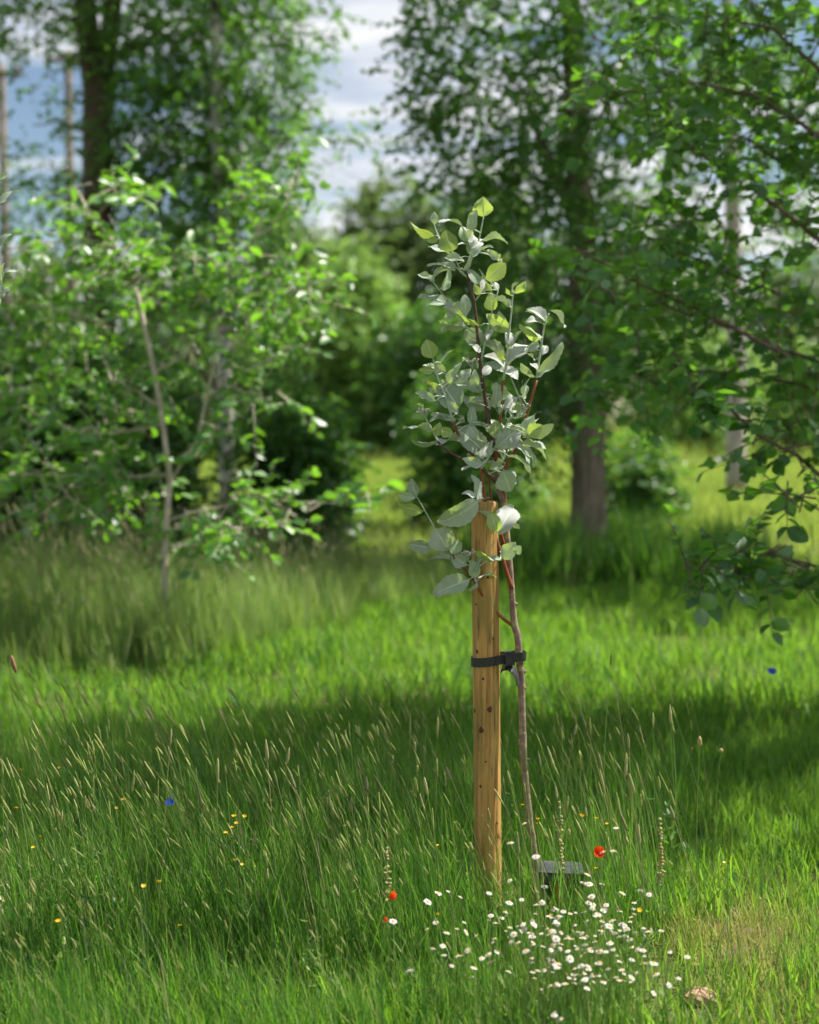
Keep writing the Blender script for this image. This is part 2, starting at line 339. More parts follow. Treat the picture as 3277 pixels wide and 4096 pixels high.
def tuft(name, rg, nb, rad, hmin, hmax, wd, lean, curve, mat, wind=0.0, seed=0, seedmat=None, seg=4, hs=1.0):
    mb = MB()
    for i in range(nb):
        a = rg.uniform(0, 6.283); rr = rad * math.sqrt(rg.random()); az = rg.uniform(0, 6.283)
        if wind and rg.random() < wind * 0.7: az = math.pi + rg.uniform(-0.9, 0.9)
        blade(mb, (rr * math.cos(a), rr * math.sin(a), -0.01), rg.uniform(hmin, hmax), wd * rg.uniform(0.6, 1.2), az,
              rg.uniform(0.0, lean), rg.uniform(0.0, curve), 0, seg, rg.uniform(-0.6, 0.6))
    for i in range(seed):
        a = rg.uniform(0, 6.283); rr = rad * math.sqrt(rg.random())
        seed_stalk(mb, (rr * math.cos(a), rr * math.sin(a), -0.01), rg.uniform(hmax * 0.75, hmax * 1.25), math.pi + rg.uniform(-1.3, 1.3), rg.uniform(0.02, 0.36),
                   rg.uniform(0.0, 0.55), rg.uniform(0.03, 0.06) * hs, rg.uniform(0.0017, 0.0030) * hs, 0.0009 * hs ** 0.5, 0, 1, 4, r=rg)
    return mb.mesh(name, [M[mat]] + ([M[seedmat]] if seedmat else []))
def scatter(name, label, cat, meshes, P, rotz, tilt, scl):
    pc = bpy.data.collections.new(name + '_source')
    for i, me in enumerate(meshes):
        pc.objects.link(bpy.data.objects.new(f'{name}_tuft_{i:02d}', me))
    n = len(P); me = bpy.data.meshes.new(name); me.vertices.add(n)
    me.vertices.foreach_set('co', np.asarray(P, np.float32).ravel())
    r = np.zeros((n, 3), np.float32); r[:, 0] = tilt[:, 0]; r[:, 1] = tilt[:, 1]; r[:, 2] = rotz
    at_ = me.attributes.new('rot', 'FLOAT_VECTOR', 'POINT'); at_.data.foreach_set('vector', r.ravel())
    at_ = me.attributes.new('scl', 'FLOAT', 'POINT'); at_.data.foreach_set('value', np.asarray(scl, np.float32))
    at_ = me.attributes.new('idx', 'INT', 'POINT'); at_.data.foreach_set('value', np.random.RandomState(n).randint(0, len(meshes), n).astype(np.int32))
    o = link(name, me)
    g = bpy.data.node_groups.new(name, 'GeometryNodeTree')
    g.interface.new_socket('Geometry', in_out='INPUT', socket_type='NodeSocketGeometry'); g.interface.new_socket('Geometry', in_out='OUTPUT', socket_type='NodeSocketGeometry')
    gi = g.nodes.new('NodeGroupInput'); go = g.nodes.new('NodeGroupOutput'); ip = g.nodes.new('GeometryNodeInstanceOnPoints'); ci = g.nodes.new('GeometryNodeCollectionInfo')
    ci.inputs[0].default_value = pc; ci.inputs[1].default_value = True; ci.inputs[2].default_value = True
    def na(nm, t):
        a = g.nodes.new('GeometryNodeInputNamedAttribute'); a.data_type = t; a.inputs[0].default_value = nm; return a.outputs[0]
    er = g.nodes.new('FunctionNodeEulerToRotation'); g.links.new(na('rot', 'FLOAT_VECTOR'), er.inputs[0])
    g.links.new(gi.outputs[0], ip.inputs['Points']); g.links.new(ci.outputs[0], ip.inputs['Instance']); ip.inputs['Pick Instance'].default_value = True
    g.links.new(na('idx', 'INT'), ip.inputs['Instance Index']); g.links.new(er.outputs[0], ip.inputs['Rotation']); g.links.new(na('scl', 'FLOAT'), ip.inputs['Scale'])
    rl = g.nodes.new('GeometryNodeRealizeInstances'); g.links.new(ip.outputs[0], rl.inputs[0]); g.links.new(rl.outputs[0], go.inputs[0])
    md = o.modifiers.new('scatter', 'NODES'); md.node_group = g
    return tag(o, label, cat, None, 'stuff')
RS = np.random.RandomState(11)
def field(y0, y1, dens, keep=None, margin=1.25, pad=0.4, xlim=None):
    """random points on the ground inside the view wedge; keep(px) filters"""
    n = int((y1 ** 2 - y0 ** 2) / 2 * 0.576 * margin * dens + (y1 - y0) * 2 * pad * dens)
    y = np.sqrt(RS.rand(n) * (y1 ** 2 - y0 ** 2) + y0 ** 2); hw = 0.288 * margin * y + pad
    x = (RS.rand(n) * 2 - 1) * hw
    P = np.stack([x, y, np.array([gz(a, b) for a, b in zip(x, y)])], 1)
    if keep is not None: P = P[keep(P)]
    return P
def vnoise(x, y, s, seed=0):
    r = np.random.RandomState(seed); v = 0
    for k in range(5):
        a = r.uniform(0, 6.283); f = s * r.uniform(0.6, 1.6); v = v + np.sin((x * math.cos(a) + y * math.sin(a)) * f + r.uniform(0, 6.283))
    return v / 5
def put(name, label, cat, meshes, P, smin, smax, wind=0.0, sfun=None):
    n = len(P); rz = RS.rand(n) * 0.9 - 0.45 if wind else RS.rand(n) * 6.283
    t = (RS.rand(n, 2) - 0.5) * 0.16
    s = smin + (smax - smin) * RS.rand(n)
    if sfun is not None: s = s * sfun(P)
    return scatter(name, label, cat, meshes, P, rz, t, s)
rg = random.Random(3)
turf = [tuft(f'turf_{i}', rg, 360, 0.24, 0.05, 0.13, 0.0048, 0.5, 1.1, 'grass', seg=3) for i in range(6)]
turf_mid = [tuft(f'turf_mid_{i}', rg, 150, 0.30, 0.07, 0.17, 0.0085, 0.5, 1.1, 'grass', seg=3) for i in range(5)]
turf_far = [tuft(f'turf_far_{i}', rg, 16, 0.20, 0.07, 0.17, 0.018, 0.5, 1.0, 'far_grass', seg=2) for i in range(5)]
meadow = [tuft(f'meadow_{i}', rg, 30, 0.07, 0.14, 0.42, 0.0034, 0.36, 1.0, 'grass_tall', 0.7, (3, 2, 3, 1, 2, 0, 0, 0)[i], 'seed') for i in range(8)]
hay = [tuft(f'hay_{i}', rg, 34, 0.12, 0.30, 0.62, 0.008, 0.25, 0.9, 'hay', 0.7, 3, 'seed_brown', seg=3, hs=1.6) for i in range(6)]
weed = [tuft(f'weed_{i}', rg, 30, 0.15, 0.2, 0.5, 0.016, 0.35, 0.8, 'grass_tall', seg=3) for i in range(4)]
thatch = [tuft(f'thatch_{i}', rg, 26, 0.05, 0.03, 0.09, 0.0035, 1.1, 0.9, 'thatch') for i in range(4)]
def herb(name, rg):
    mb = MB()
    for st in range(5):
        a = rg.uniform(0, 6.28); r0 = 0.05 * math.sqrt(rg.random()); b0 = Vector((r0 * math.cos(a), r0 * math.sin(a), -0.01)); hh = rg.uniform(0.12, 0.30)
        tp = b0 + Vector((rg.uniform(-0.07, 0.05), rg.uniform(-0.05, 0.05), hh)); mb.tube([b0, b0.lerp(tp, 0.5), tp], [0.0013, 0.0011, 0.0007], 3, 1, cap=False)
        for k in range(7):
            f = rg.uniform(0.25, 1.0); p = b0.lerp(tp, f); az = rg.uniform(0, 6.28); d = Vector((math.cos(az), math.sin(az), rg.uniform(-0.1, 0.8))).normalized(); sd = Vector((-math.sin(az), math.cos(az), 0)); L = rg.uniform(0.014, 0.036); wd = L * rg.uniform(0.10, 0.22); up = d.cross(sd) * -1
            mb.grid([[p - sd * wd * 0.15, p, p + sd * wd * 0.15], [p + d * L * 0.4 - sd * wd + up * wd * 0.3, p + d * L * 0.4, p + d * L * 0.4 + sd * wd + up * wd * 0.3], [p + d * L * 0.75 - sd * wd * 0.7, p + d * L * 0.75 - up * 0.001, p + d * L * 0.75 + sd * wd * 0.7], [p + d * L - up * L * 0.1] * 3])
    return mb.mesh(name, [M['grass_tall'], M['stalk']])
herbs = [herb(f'herb_{i}', rg) for i in range(6)]
def pxof(P):  # image column / row of ground points
    yy = P[:, 1]; zc = -(H) ; f = yy * CP - zc * SP * 0 + (0 - H) * -SP
    depth = yy * CP + H * SP; up = yy * SP - H * CP
    return 1638.5 + P[:, 0] / depth / K, 2048 - up / depth / K
def bare(P):
    return ((P[:, 0] - sc_.x) / 0.19) ** 2 + ((P[:, 1] - sc_.y) / 0.13) ** 2
put('grass', 'short green turf covering the near lawn', 'grass', turf, field(2.6, 6.5, 25, lambda P: (bare(P) > 0.9 + 0.9 * RS.rand(len(P))) & ~((pxof(P)[0] > 2600) & (pxof(P)[1] > 3380) & (RS.rand(len(P)) < 0.25))), 0.75, 1.35)
put('grass', 'sunlit and shaded lawn grass stretching behind the stake', 'grass', turf_mid, field(6.5, 13, 10.5, None, 1.12, 0.15), 0.9, 1.4)
put('grass', 'far meadow grass between the tree trunks', 'grass', turf_far, field(12, 40, 13, None, 1.1), 1.0, 1.8)
put('grass', 'distant meadow grass in front of the hedge trees', 'grass', turf_far, field(40, 110, 0.8, None, 1.1), 2.4, 4.4)
def tallkeep(P):
    px, py = pxof(P)
    edge = 2720 - 0.0 * py + 160 * vnoise(P[:, 0], P[:, 1], 6, 3)
    edge = np.where(py > 3750, 2450 + 260 * vnoise(P[:, 0], P[:, 1], 7, 5), edge)
    m = (px < edge) & (P[:, 1] > 3.5 + 0.12 * vnoise(P[:, 0], P[:, 1], 5, 8)) & (P[:, 1] < 4.95 + 0.25 * vnoise(P[:, 0], P[:, 1], 4, 9) + 0.25 * (px < 900))
    den = np.where(px < 1850, 1.0, 0.6)
    den = np.where((px > 2090) & (px < 2420) & (P[:, 1] > 3.3) & (P[:, 1] < 4.2), 0.22, den)
    return m & (RS.rand(len(P)) < den)
put('grass', 'tall meadow grass with seed heads around the stake', 'grass', meadow, field(2.9, 5.4, 190, tallkeep), 0.7, 1.15, 1.0)
def herbkeep(P):
    px, py = pxof(P); v = vnoise(P[:, 0], P[:, 1], 6, 61)
    return (px < 2750) & (P[:, 1] > 3.3) & ((v > 0.15) | ((px > 1750) & (RS.rand(len(P)) < 0.5))) & ~((px > 2080) & (px < 2430) & (P[:, 1] > 3.3))
put('undergrowth', 'leafy green herbs mixed through the tall meadow grass', 'undergrowth', herbs, field(3.1, 4.8, 55, herbkeep, 1.15, 0.15), 0.55, 1.1)
def lowkeep(P):
    px, py = pxof(P); return (P[:, 1] < 3.8) & (px < 2500 + 200 * vnoise(P[:, 0], P[:, 1], 7, 5))
put('grass', 'knee-high green grass along the bottom of the view', 'grass', meadow, field(2.8, 3.8, 150, lowkeep), 0.40, 0.80, 1.0)
def haykeep(P):
    px, py = pxof(P)
    front = 7.55 + 0.25 * vnoise(P[:, 0], P[:, 1], 1.6, 21) + np.clip((px - 700) / 420, 0, 3.2)
    return (px < 1950 + 150 * vnoise(P[:, 0], P[:, 1], 1.1, 22)) & (P[:, 1] > front)
put('grass', 'long hay grass going to seed beneath the young trees', 'grass', hay, field(7.0, 12.0, 46, haykeep, 1.15, 0.2), 0.65, 1.1, 1.0, lambda P: np.clip(1.1 - 0.16 * (P[:, 0] + 2.0), 0.7, 1.1) * np.clip(0.55 + 1.0 * (P[:, 1] - 7.4 - np.clip((pxof(P)[0] - 700) / 420, 0, 3.2)), 0.36, 1.0))
def weedkeep(P):
    d = np.hypot((P[:, 0] - 1.62), (P[:, 1] - 12.4)); return d < 1.35 + 0.4 * vnoise(P[:, 0], P[:, 1], 2, 31)
put('grass', 'dark weeds and rough grass round the foot of the forked tree', 'grass', weed, field(11, 16, 40, weedkeep), 0.9, 1.5)
def thkeep(P):
    px, py = pxof(P)
    return ((px > 2700 + 200 * vnoise(P[:, 0], P[:, 1], 5, 41)) & (py > 3350 + 120 * vnoise(P[:, 0], P[:, 1], 6, 42)) & (RS.rand(len(P)) < 0.6)) | ((bare(P) > 0.6) & (bare(P) < 2.2))
put('grass', 'dry cut grass lying on the trimmed lawn', 'grass', thatch, field(2.7, 4.3, 620, thkeep, 1.15, 0.15), 0.8, 1.4)

# ------------------------------------------------------------------ leaves and trees
def leafarr(C, A, Nn, L, W, fold=0.28, curl=0.15, fine=False):
    """C base points, A unit direction, Nn unit normal, L length, W width: a blade folded along its midrib"""
    B = np.cross(Nn, A); n = len(C); L = L[:, None]; h = W[:, None] * 0.5
    def at_(f, s, drop): return C + A * L * f + B * h * s + Nn * (h * fold * abs(s)) - Nn * L * curl * drop
    if not fine:
        v = np.stack([at_(0, 0, 0), at_(0.45, 1.1, 0.2), at_(1, 0, 1), at_(0.45, -1.1, 0.2)], 1); tri = np.array([(0, 2, 1), (0, 3, 2)])
    else:
        v = np.stack([at_(0, 0, 0), at_(0.5, 0, 0.2), at_(1, 0, 1), at_(0.25, 0.85, 0.06), at_(0.62, 0.95, 0.36), at_(0.25, -0.85, 0.06), at_(0.62, -0.95, 0.36)], 1)
        tri = np.array([(0, 1, 3), (1, 4, 3), (1, 2, 4), (0, 5, 1), (5, 6, 1), (1, 6, 2)])
    F = (np.arange(n)[:, None, None] * v.shape[1] + tri[None]).reshape(-1, 3)
    return v.reshape(-1, 3), F
def norm(a): return a / np.maximum(np.linalg.norm(a, axis=-1, keepdims=True), 1e-9)
def spray_leaves(rs, starts, dirs, lens, npl, leafL, droop=0.35, spread=0.9):
    """leaves set alternately along short twigs"""
    n = len(starts); k = npl
    f = (np.arange(k) + rs.rand(n, k)) / k
    T = dirs[:, None, :] * lens[:, None, None] * f[..., None]; T[..., 2] -= (f ** 2) * lens[:, None] * droop * 0.5
    C = (starts[:, None, :] + T).reshape(-1, 3)
    D = np.repeat(dirs, k, 0); up = np.array([0, 0, 1.0]); side = norm(np.cross(D, up) + 1e-4)
    sg = np.tile(np.where(np.arange(k) % 2 == 0, 1, -1), n)[:, None]
    A = norm(D * 0.55 + side * sg * spread + rs.randn(len(C), 3) * 0.35 - up * droop)
    Nn = up + rs.randn(len(C), 3) * 0.62; Nn = norm(Nn - A * np.sum(Nn * A, 1, keepdims=True))
    L = leafL * (0.6 + 0.6 * rs.rand(len(C)))
    return C, A, Nn, L
def in_ell(rs, n, c, r, shell=0.45):
    d = norm(rs.randn(n, 3)); q = (shell + (1 - shell) * rs.rand(n, 1)) ** (1 / 2.0)
    return np.array(c) + d * q * np.array(r), d
def curve_pts(p0, p1, n, bend, rg, jit=0.03):
    p0, p1 = Vector(p0), Vector(p1); L = (p1 - p0).length; out = []
    for i in range(n + 1):
        f = i / n; p = p0.lerp(p1, f) + Vector(bend) * math.sin(math.pi * f) * L
        if 0 < i < n: p += Vector((rg.uniform(-1, 1), rg.uniform(-1, 1), rg.uniform(-1, 1))) * jit * L
        out.append(p)
    return out
def tree(name, label, cat, base, trunk, clumps, leafL, leafW, sprays, npl, spl, mats, seed, group=None, droop=0.35, limbs=True, twigs=False, limb_r=0.035):
    rg = random.Random(seed); rs = np.random.RandomState(seed); base = Vector(base)
    t = empty(name, base, label, cat, group)
    mb = MB(); P_, R_ = trunk[0][0], trunk[0][1]
    sub = []
    for P_, R_ in trunk:
        mb.tube(P_, R_, 14, 0, wob=0.06, r=rg)
    mb.build('trunk', M[mats[0]], t, base)
    allp = [(Vector(p), r) for P_, R_ in trunk for p, r in zip(P_, R_)]
    Cs, As, Ns, Ls = [], [], [], []; tw = MB()
    for ci_, (c, r, dens) in enumerate(clumps):
        c = Vector(c)
        if limbs:
            cand = [q for q in allp if q[0].z < c.z + 0.3] or allp
            a = min(cand, key=lambda q: (q[0] - c).length + 0.35 * abs(q[0].z - (c.z - 0.8)))
            lb = MB(); pts = curve_pts(a[0], c, 6, (0, 0, 0.06), rg)
            r0 = min(a[1] * 0.55, limb_r); lb.tube(pts, [r0 * (1 - 0.8 * i / 6) for i in range(7)], 7, 0)
            lb.build('branch', M[mats[1]], t, base)
        n = int(dens * sprays)
        st, d = in_ell(rs, n, c, r)
        dd = norm(d * 0.8 + rs.randn(n, 3) * 0.6 + np.array([0, 0, -0.15]))
        ln = spl * (0.6 + 0.7 * rs.rand(n))
        C, A, Nn, L = spray_leaves(rs, st, dd, ln, npl, leafL, droop)
        Cs.append(C); As.append(A); Ns.append(Nn); Ls.append(L)
        if twigs:
            for i in range(n):
                p0 = Vector(st[i]); p1 = p0 + Vector(dd[i]) * ln[i]
                tw.tube([p0 - Vector(dd[i]) * ln[i] * 0.6, p0, p1], [0.006, 0.004, 0.002], 3, 0, cap=False)
    C, A, Nn, L = map(np.concatenate, (Cs, As, Ns, Ls))
    v, F = leafarr(C, A, Nn, L, L * leafW)
    me = np_mesh('crown', v - np.array(base), F, [M[mats[2]]])
    o = link('crown', me, t, base)
    if twigs and tw.v: tw.build('twigs', M[mats[1]], t, base)
    return t
def trunk_line(pxs, Y, radii, zbase=-0.05):
    pts = [at(px, py, Y) for px, py in pxs]
    pts[0].z = zbase
    return pts, radii

# --- tall tree on the left, forked trunk
Y = 15.0
b = at(405, 2050, Y); b.z = 0
tr1 = ([Vector((b.x, Y, -0.05)), Vector((b.x, Y, 0.4))] + [at(403, 1650, Y), at(400, 1200, Y), at(392, 800, Y), at(390, 560, Y), at(395, 360, Y), at(352, 120, Y), at(325, -200, Y), at(300, -700, Y), at(310, -1500, Y)],
       [0.24, 0.19, 0.17, 0.165, 0.16, 0.16, 0.155, 0.12, 0.11, 0.09, 0.03])
tr2 = ([at(400, 420, Y), at(425, 250, Y), at(445, 100, Y), at(470, -200, Y), at(540, -700, Y)], [0.12, 0.10, 0.095, 0.08, 0.04])
cl = []
CF, CR = 1.0, 1.22
def C_(px, py, Yv, rx, rz, dens, ry=None): cl.append((at(px, py, Yv * CF), (rx * CR, (ry or rx * 1.2) * CR, rz * CR), dens * 1.12))
C_(700, 120, 15, 0.75, 0.55, 2.0); C_(900, 330, 15.2, 0.75, 0.55, 2.2); C_(980, 120, 15.4, 0.45, 0.5, 0.9); C_(640, 520, 14.7, 0.5, 0.35, 0.9); C_(150, 20, 14.6, 0.8, 0.33, 1.7)
C_(880, 640, 15, 0.6, 0.45, 1.2); C_(1050, 420, 15, 0.33, 0.35, 0.5); C_(1330, 490, 14.6, 0.30, 0.12, 0.16); C_(1490, 580, 14.5, 0.16, 0.08, 0.06); C_(560, 760, 15, 0.55, 0.4, 1.0); C_(760, 760, 15.3, 0.55, 0.4, 1.0); C_(1000, 640, 15, 0.4, 0.35, 0.7); C_(560, 330, 15.2, 0.5, 0.5, 1.0); C_(300, 700, 15.6, 0.5, 0.5, 0.7); C_(1300, 60, 15, 0.18, 0.2, 0.15)
C_(130, 500, 16.0, 0.35, 0.6, 0.28); C_(180, 850, 16, 0.5, 0.3, 0.5); C_(480, -150, 15, 1.2, 0.6, 2.4); C_(950, -250, 15.2, 1.0, 0.7, 2.4); C_(60, -300, 15, 0.9, 0.6, 1.6)
for i in range(14):
    a = i * 2.4; cl.append((Vector((b.x + 0.4 + 1.5 * math.cos(a), Y + 1.4 * math.sin(a), 6.6 + 0.26 * i)), (0.9, 0.9, 0.7), 1.4))
tree('broadleaf_tree', 'tall dark broadleaf tree whose trunk forks high up, behind the leafy young tree', 'tree', (b.x, Y, 0), [tr1, tr2], cl, 0.068, 0.74, 120, 9, 0.36, ('bark_dark', 'bark_dark', 'leaf_dark'), 21, limb_r=0.028)

# --- pale trunked tree further back on the left
Y = 14.3; CF = 14.3 / 19.5; CR = 0.9; cl = []
b = at(908, 2080, Y); b.z = 0
tr1 = ([Vector((b.x, Y, -0.05))] + [at(908, 1900, Y), at(905, 1600, Y), at(900, 1350, Y), at(885, 1000, Y), at(870, 600, Y), at(860, 100, Y), at(850, -600, Y)], [0.11, 0.082, 0.075, 0.07, 0.066, 0.06, 0.05, 0.02])
C_(850, 780, 19.5, 0.9, 0.6, 1.5); C_(930, 1000, 19.5, 0.7, 0.5, 1.1); C_(780, 480, 19.5, 0.9, 0.7, 1.6); C_(900, 150, 19.5, 0.9, 0.7, 1.6); C_(1020, 760, 19.5, 0.4, 0.35, 0.4); C_(850, -300, 19.5, 0.9, 0.9, 1.4); C_(700, 1050, 19.5, 0.7, 0.4, 0.8); C_(1080, 1250, 19.8, 0.6, 0.45, 0.8); C_(620, 1350, 20.4, 0.7, 0.5, 0.9)
tree('pale_trunked_tree', 'slender tree with pale patchy trunk standing in the long grass', 'tree', (b.x, Y, 0), [tr1], cl, 0.068, 0.72, 95, 9, 0.32, ('birch', 'bark_dark', 'leaf_dark'), 22)

# --- forked tree right of the sapling
Y = 12.5; CF = 12.5 / 13.4; CR = 1.1; cl = []
b = at(2355, 2230, Y); b.z = 0
tr1 = ([Vector((b.x, Y, -0.05))] + [at(2355, 2120, Y), at(2355, 1900, Y), at(2352, 1750, Y), at(2345, 1500, Y), at(2335, 1200, Y), at(2330, 900, Y), at(2305, 740, Y), at(2300, 400, Y), at(2285, 0, Y), at(2270, -600, Y), at(2260, -1400, Y)],
       [0.22, 0.165, 0.15, 0.155, 0.145, 0.135, 0.13, 0.12, 0.10, 0.085, 0.06, 0.02])
tr2 = ([at(2350, 1800, Y), at(2270, 1640, Y), at(2200, 1450, Y), at(2120, 1180, Y)], [0.10, 0.06, 0.045, 0.02])
tr3 = ([at(2330, 920, Y), at(2255, 780, Y), at(2180, 600, Y), at(2100, 380, Y)], [0.08, 0.06, 0.05, 0.02])
C_(1960, 150, 13.4, 0.65, 0.6, 1.7); C_(2100, 420, 13.2, 0.75, 0.55, 1.9); C_(1780, 380, 13.4, 0.28, 0.22, 0.3); C_(1860, 640, 13.2, 0.5, 0.22, 0.65); C_(2080, 720, 13.0, 0.6, 0.35, 1.1); C_(2450, 250, 13.0, 0.75, 0.6, 1.5); C_(2480, 700, 13, 0.65, 0.55, 1.3); C_(2780, 120, 13.4, 0.7, 0.5, 1.2); C_(1720, 60, 13.4, 0.2, 0.3, 0.2)
C_(2200, 1000, 13.0, 0.55, 0.4, 1.2); C_(2120, 1300, 13.2, 0.5, 0.4, 1.2); C_(2050, 1560, 13.4, 0.5, 0.35, 1.2); C_(2250, 1400, 14, 0.6, 0.5, 1.2); C_(2560, 1050, 13.6, 0.6, 0.5, 1.2); C_(2200, -200, 13.4, 1.3, 0.6, 2.6); C_(1600, 300, 13.2, 0.12, 0.09, 0.06); C_(2620, 1350, 13.8, 0.6, 0.4, 0.9); C_(2040, 1720, 13.6, 0.4, 0.3, 0.8)
for i in range(12):
    a = i * 2.4; cl.append((Vector((b.x + 1.2 * math.cos(a), Y + 1.2 * math.sin(a), 6.3 + 0.27 * i)), (0.85, 0.85, 0.65), 1.3))
tree('forked_tree', 'broadleaf tree with grey lower trunk and rising forks, nearest trunk behind the sapling', 'tree', (b.x, Y, 0), [tr1, tr2, tr3], cl, 0.068, 0.76, 118, 9, 0.34, ('bark', 'bark_dark', 'leaf_dark'), 23, limb_r=0.028)

# --- straight trunked tree at the right, further off in the sunny field
CF, CR = 1.0, 1.0
Y = 24.5; cl = []
b = at(2945, 1960, Y); b.z = 0
tr1 = ([Vector((b.x, Y, -0.05))] + [at(2945, 1850, Y), at(2946, 1600, Y), at(2945, 1350, Y), at(2935, 1000, Y), at(2925, 700, Y), at(2915, 300, Y), at(2905, -100, Y), at(2900, -800, Y)], [0.2, 0.165, 0.155, 0.145, 0.135, 0.12, 0.105, 0.09, 0.03])
C_(2750, 350, 24.5, 1.1, 0.8, 1.5); C_(3100, 420, 24.5, 1.1, 0.7, 1.4); C_(2900, 80, 24.5, 1.2, 0.9, 1.8); C_(2620, 650, 24.5, 0.8, 0.6, 1.0); C_(3150, 750, 24.5, 0.9, 0.5, 0.8); C_(2850, -400, 24.5, 1.4, 1.2, 2.0)
tree('straight_trunked_tree', 'tree with straight pale grey trunk standing alone in the sunny field', 'tree', (b.x, Y, 0), [tr1], cl, 0.10, 0.7, 85, 9, 0.4, ('birch_grey', 'bark_dark', 'leaf_dark'), 24)

# --- tree beyond the right edge whose shade crosses the lawn
cl = []; Y = 12.6; xb = 5.3
for i in range(14):
    a = i * 2.4; cl.append((Vector((xb + 1.3 * math.cos(a), Y + 1.2 * math.sin(a), 2.9 + 0.34 * i)), (1.0, 1.0, 0.6), 1.6))
tree('shade_tree', 'broadleaf tree beyond the right edge casting shade over the lawn', 'tree', (xb, Y, 0), [([Vector((xb, Y, -0.1)), Vector((xb, Y, 3)), Vector((xb + 0.1, Y, 7.5))], [0.2, 0.14, 0.03])], cl, 0.09, 0.74, 60, 9, 0.34, ('bark', 'bark_dark', 'leaf_dark'), 25)

cl = []; Y = 6.58; xb = 4.15  # unseen tree, added to carry shade over the lower left grass
for i in range(22):
    a = i * 2.4; cl.append((Vector((xb + 0.8 * math.cos(a), Y + 0.6 * math.sin(a), 2.7 + 0.31 * i)), (0.55, 0.45, 0.4), 0.55))
tree('shade_tree', 'unseen slim tree beyond the right edge, added to shade the foreground grass', 'tree', (xb, Y, 0), [([Vector((xb, Y, -0.1)), Vector((xb, Y, 3)), Vector((xb + 0.1, Y, 9.4))], [0.12, 0.09, 0.02])], cl, 0.085, 0.74, 50, 8, 0.3, ('bark', 'bark_dark', 'leaf_dark'), 26)

# --- far hedge trees and bushes
def far_tree(name, label, px, Y, top_py, wpx, leaf, seed, leafL=0.30, low=0.15, dens=1.0, cat='tree', group='trees along the far field edge', mats='leaf_far'):
    global cl
    rg = random.Random(seed); g = at(px, 1700, Y); top = at(px, top_py, Y).z; hw = wpx * K * Y / 2
    cl = []
    n = 16
    for i in range(n):
        f = (i + 0.5) / n; z = top * (low + (0.90 - low) * f); env = math.sin(math.pi * min(1, 0.22 + 0.70 * f)) ** 0.45
        a = i * 2.4 + rg.uniform(-0.4, 0.4); rr = hw * 0.62 * env * math.sqrt(rg.uniform(0.2, 1))
        cl.append((Vector((g.x + rr * math.cos(a), Y + rr * math.sin(a), z)), (hw * 0.46 * env + 0.3, hw * 0.46 * env + 0.3, top * 0.10 + 0.2), dens))
    tp = [Vector((g.x, Y, -0.1)), Vector((g.x + 0.1, Y, top * 0.3)), Vector((g.x - 0.1, Y, top * 0.6)), Vector((g.x, Y, top * 0.88))]
    return tree(name, label, cat, (g.x, Y, 0), [(tp, [top * 0.028, top * 0.022, top * 0.014, 0.02])], cl, leafL, 0.7, 60, 8, leafL * 3, ('bark_dark', 'bark_dark', mats), seed, group, limb_r=0.07)
far_tree('hedge_tree', 'rounded far tree reaching highest into the white cloud gap', 1610, 62, 720, 700, 'far', 31, 0.36, 0.12, 1.8)
far_tree('hedge_tree', 'far tree left of the cloud gap with low hazy top', 1180, 70, 850, 560, 'far', 32, 0.38, 0.1, 1.5)
far_tree('hedge_tree', 'far tree hidden behind the top of the sapling', 1980, 60, 700, 640, 'far', 33, 0.36, 0.1, 1.5)
far_tree('hedge_tree', 'far tree low behind the stem of the leafy young tree', 760, 66, 900, 620, 'far', 34, 0.36, 0.1)
far_tree('hedge_tree', 'far tree at the left edge under the utility poles', 200, 64, 1020, 760, 'far', 35, 0.36, 0.1)
far_tree('hedge_tree', 'far tree between the forked tree and the straight trunk', 2620, 64, 820, 700, 'far', 36, 0.36, 0.1)
far_tree('hedge_tree', 'far tree at the right edge behind the overhanging branches', 3200, 66, 1000, 640, 'far', 37, 0.36, 0.1)
far_tree('willow_bush', 'pale green willow bush in front of the far hedge trees', 1380, 46, 980, 520, 'w', 38, 0.24, 0.06, 1.6, 'bush', None, 'leaf_willow')
far_tree('hedge_bush', 'dark low bush below the willow, right behind the sapling leaves', 1720, 44, 1210, 560, 'w', 39, 0.22, 0.06, 1.1, 'bush', None, 'leaf_dark')
far_tree('hedge_bush', 'dark hedge bush in shade behind the pale patchy trunk', 1080, 48, 1330, 520, 'w', 40, 0.22, 0.06, 1.0, 'bush', None, 'leaf_far')
far_tree('hedge_bush', 'sunlit bush on the far side of the field at right', 2800, 50, 1330, 620, 'w', 41, 0.22, 0.06, 1.0, 'bush', None, 'leaf_willow')
far_tree('hedge_bush', 'yellow green bush by the right edge of the field', 3230, 46, 1400, 360, 'w', 42, 0.22, 0.06, 0.9, 'bush', None, 'leaf_willow')
far_tree('shrub', 'dark leafy shrub growing at the foot of the tall forked tree', 170, 11.6, 1330, 760, 's', 43, 0.075, 0.04, 2.4, 'shrub', None, 'leaf_dark')
far_tree('shrub', 'dark leafy shrub between the tall tree and the pale trunk', 510, 12.2, 1400, 500, 's', 44, 0.075, 0.04, 2.2, 'shrub', None, 'leaf_dark')
far_tree('shrub', 'small dark shrub in long grass beside the pale trunk', 1190, 12.8, 1600, 280, 's', 45, 0.075, 0.04, 1.5, 'shrub', None, 'leaf_dark')
far_tree('shrub', 'bushy shrub in shade just left of the forked tree', 1880, 17, 1480, 420, 's', 46, 0.085, 0.06, 1.4, 'shrub', None, 'leaf_dark')
far_tree('shrub', 'low shrub just right of the forked tree trunk', 2560, 18, 1790, 200, 's', 47, 0.085, 0.06, 0.6, 'shrub', None, 'leaf_dark')

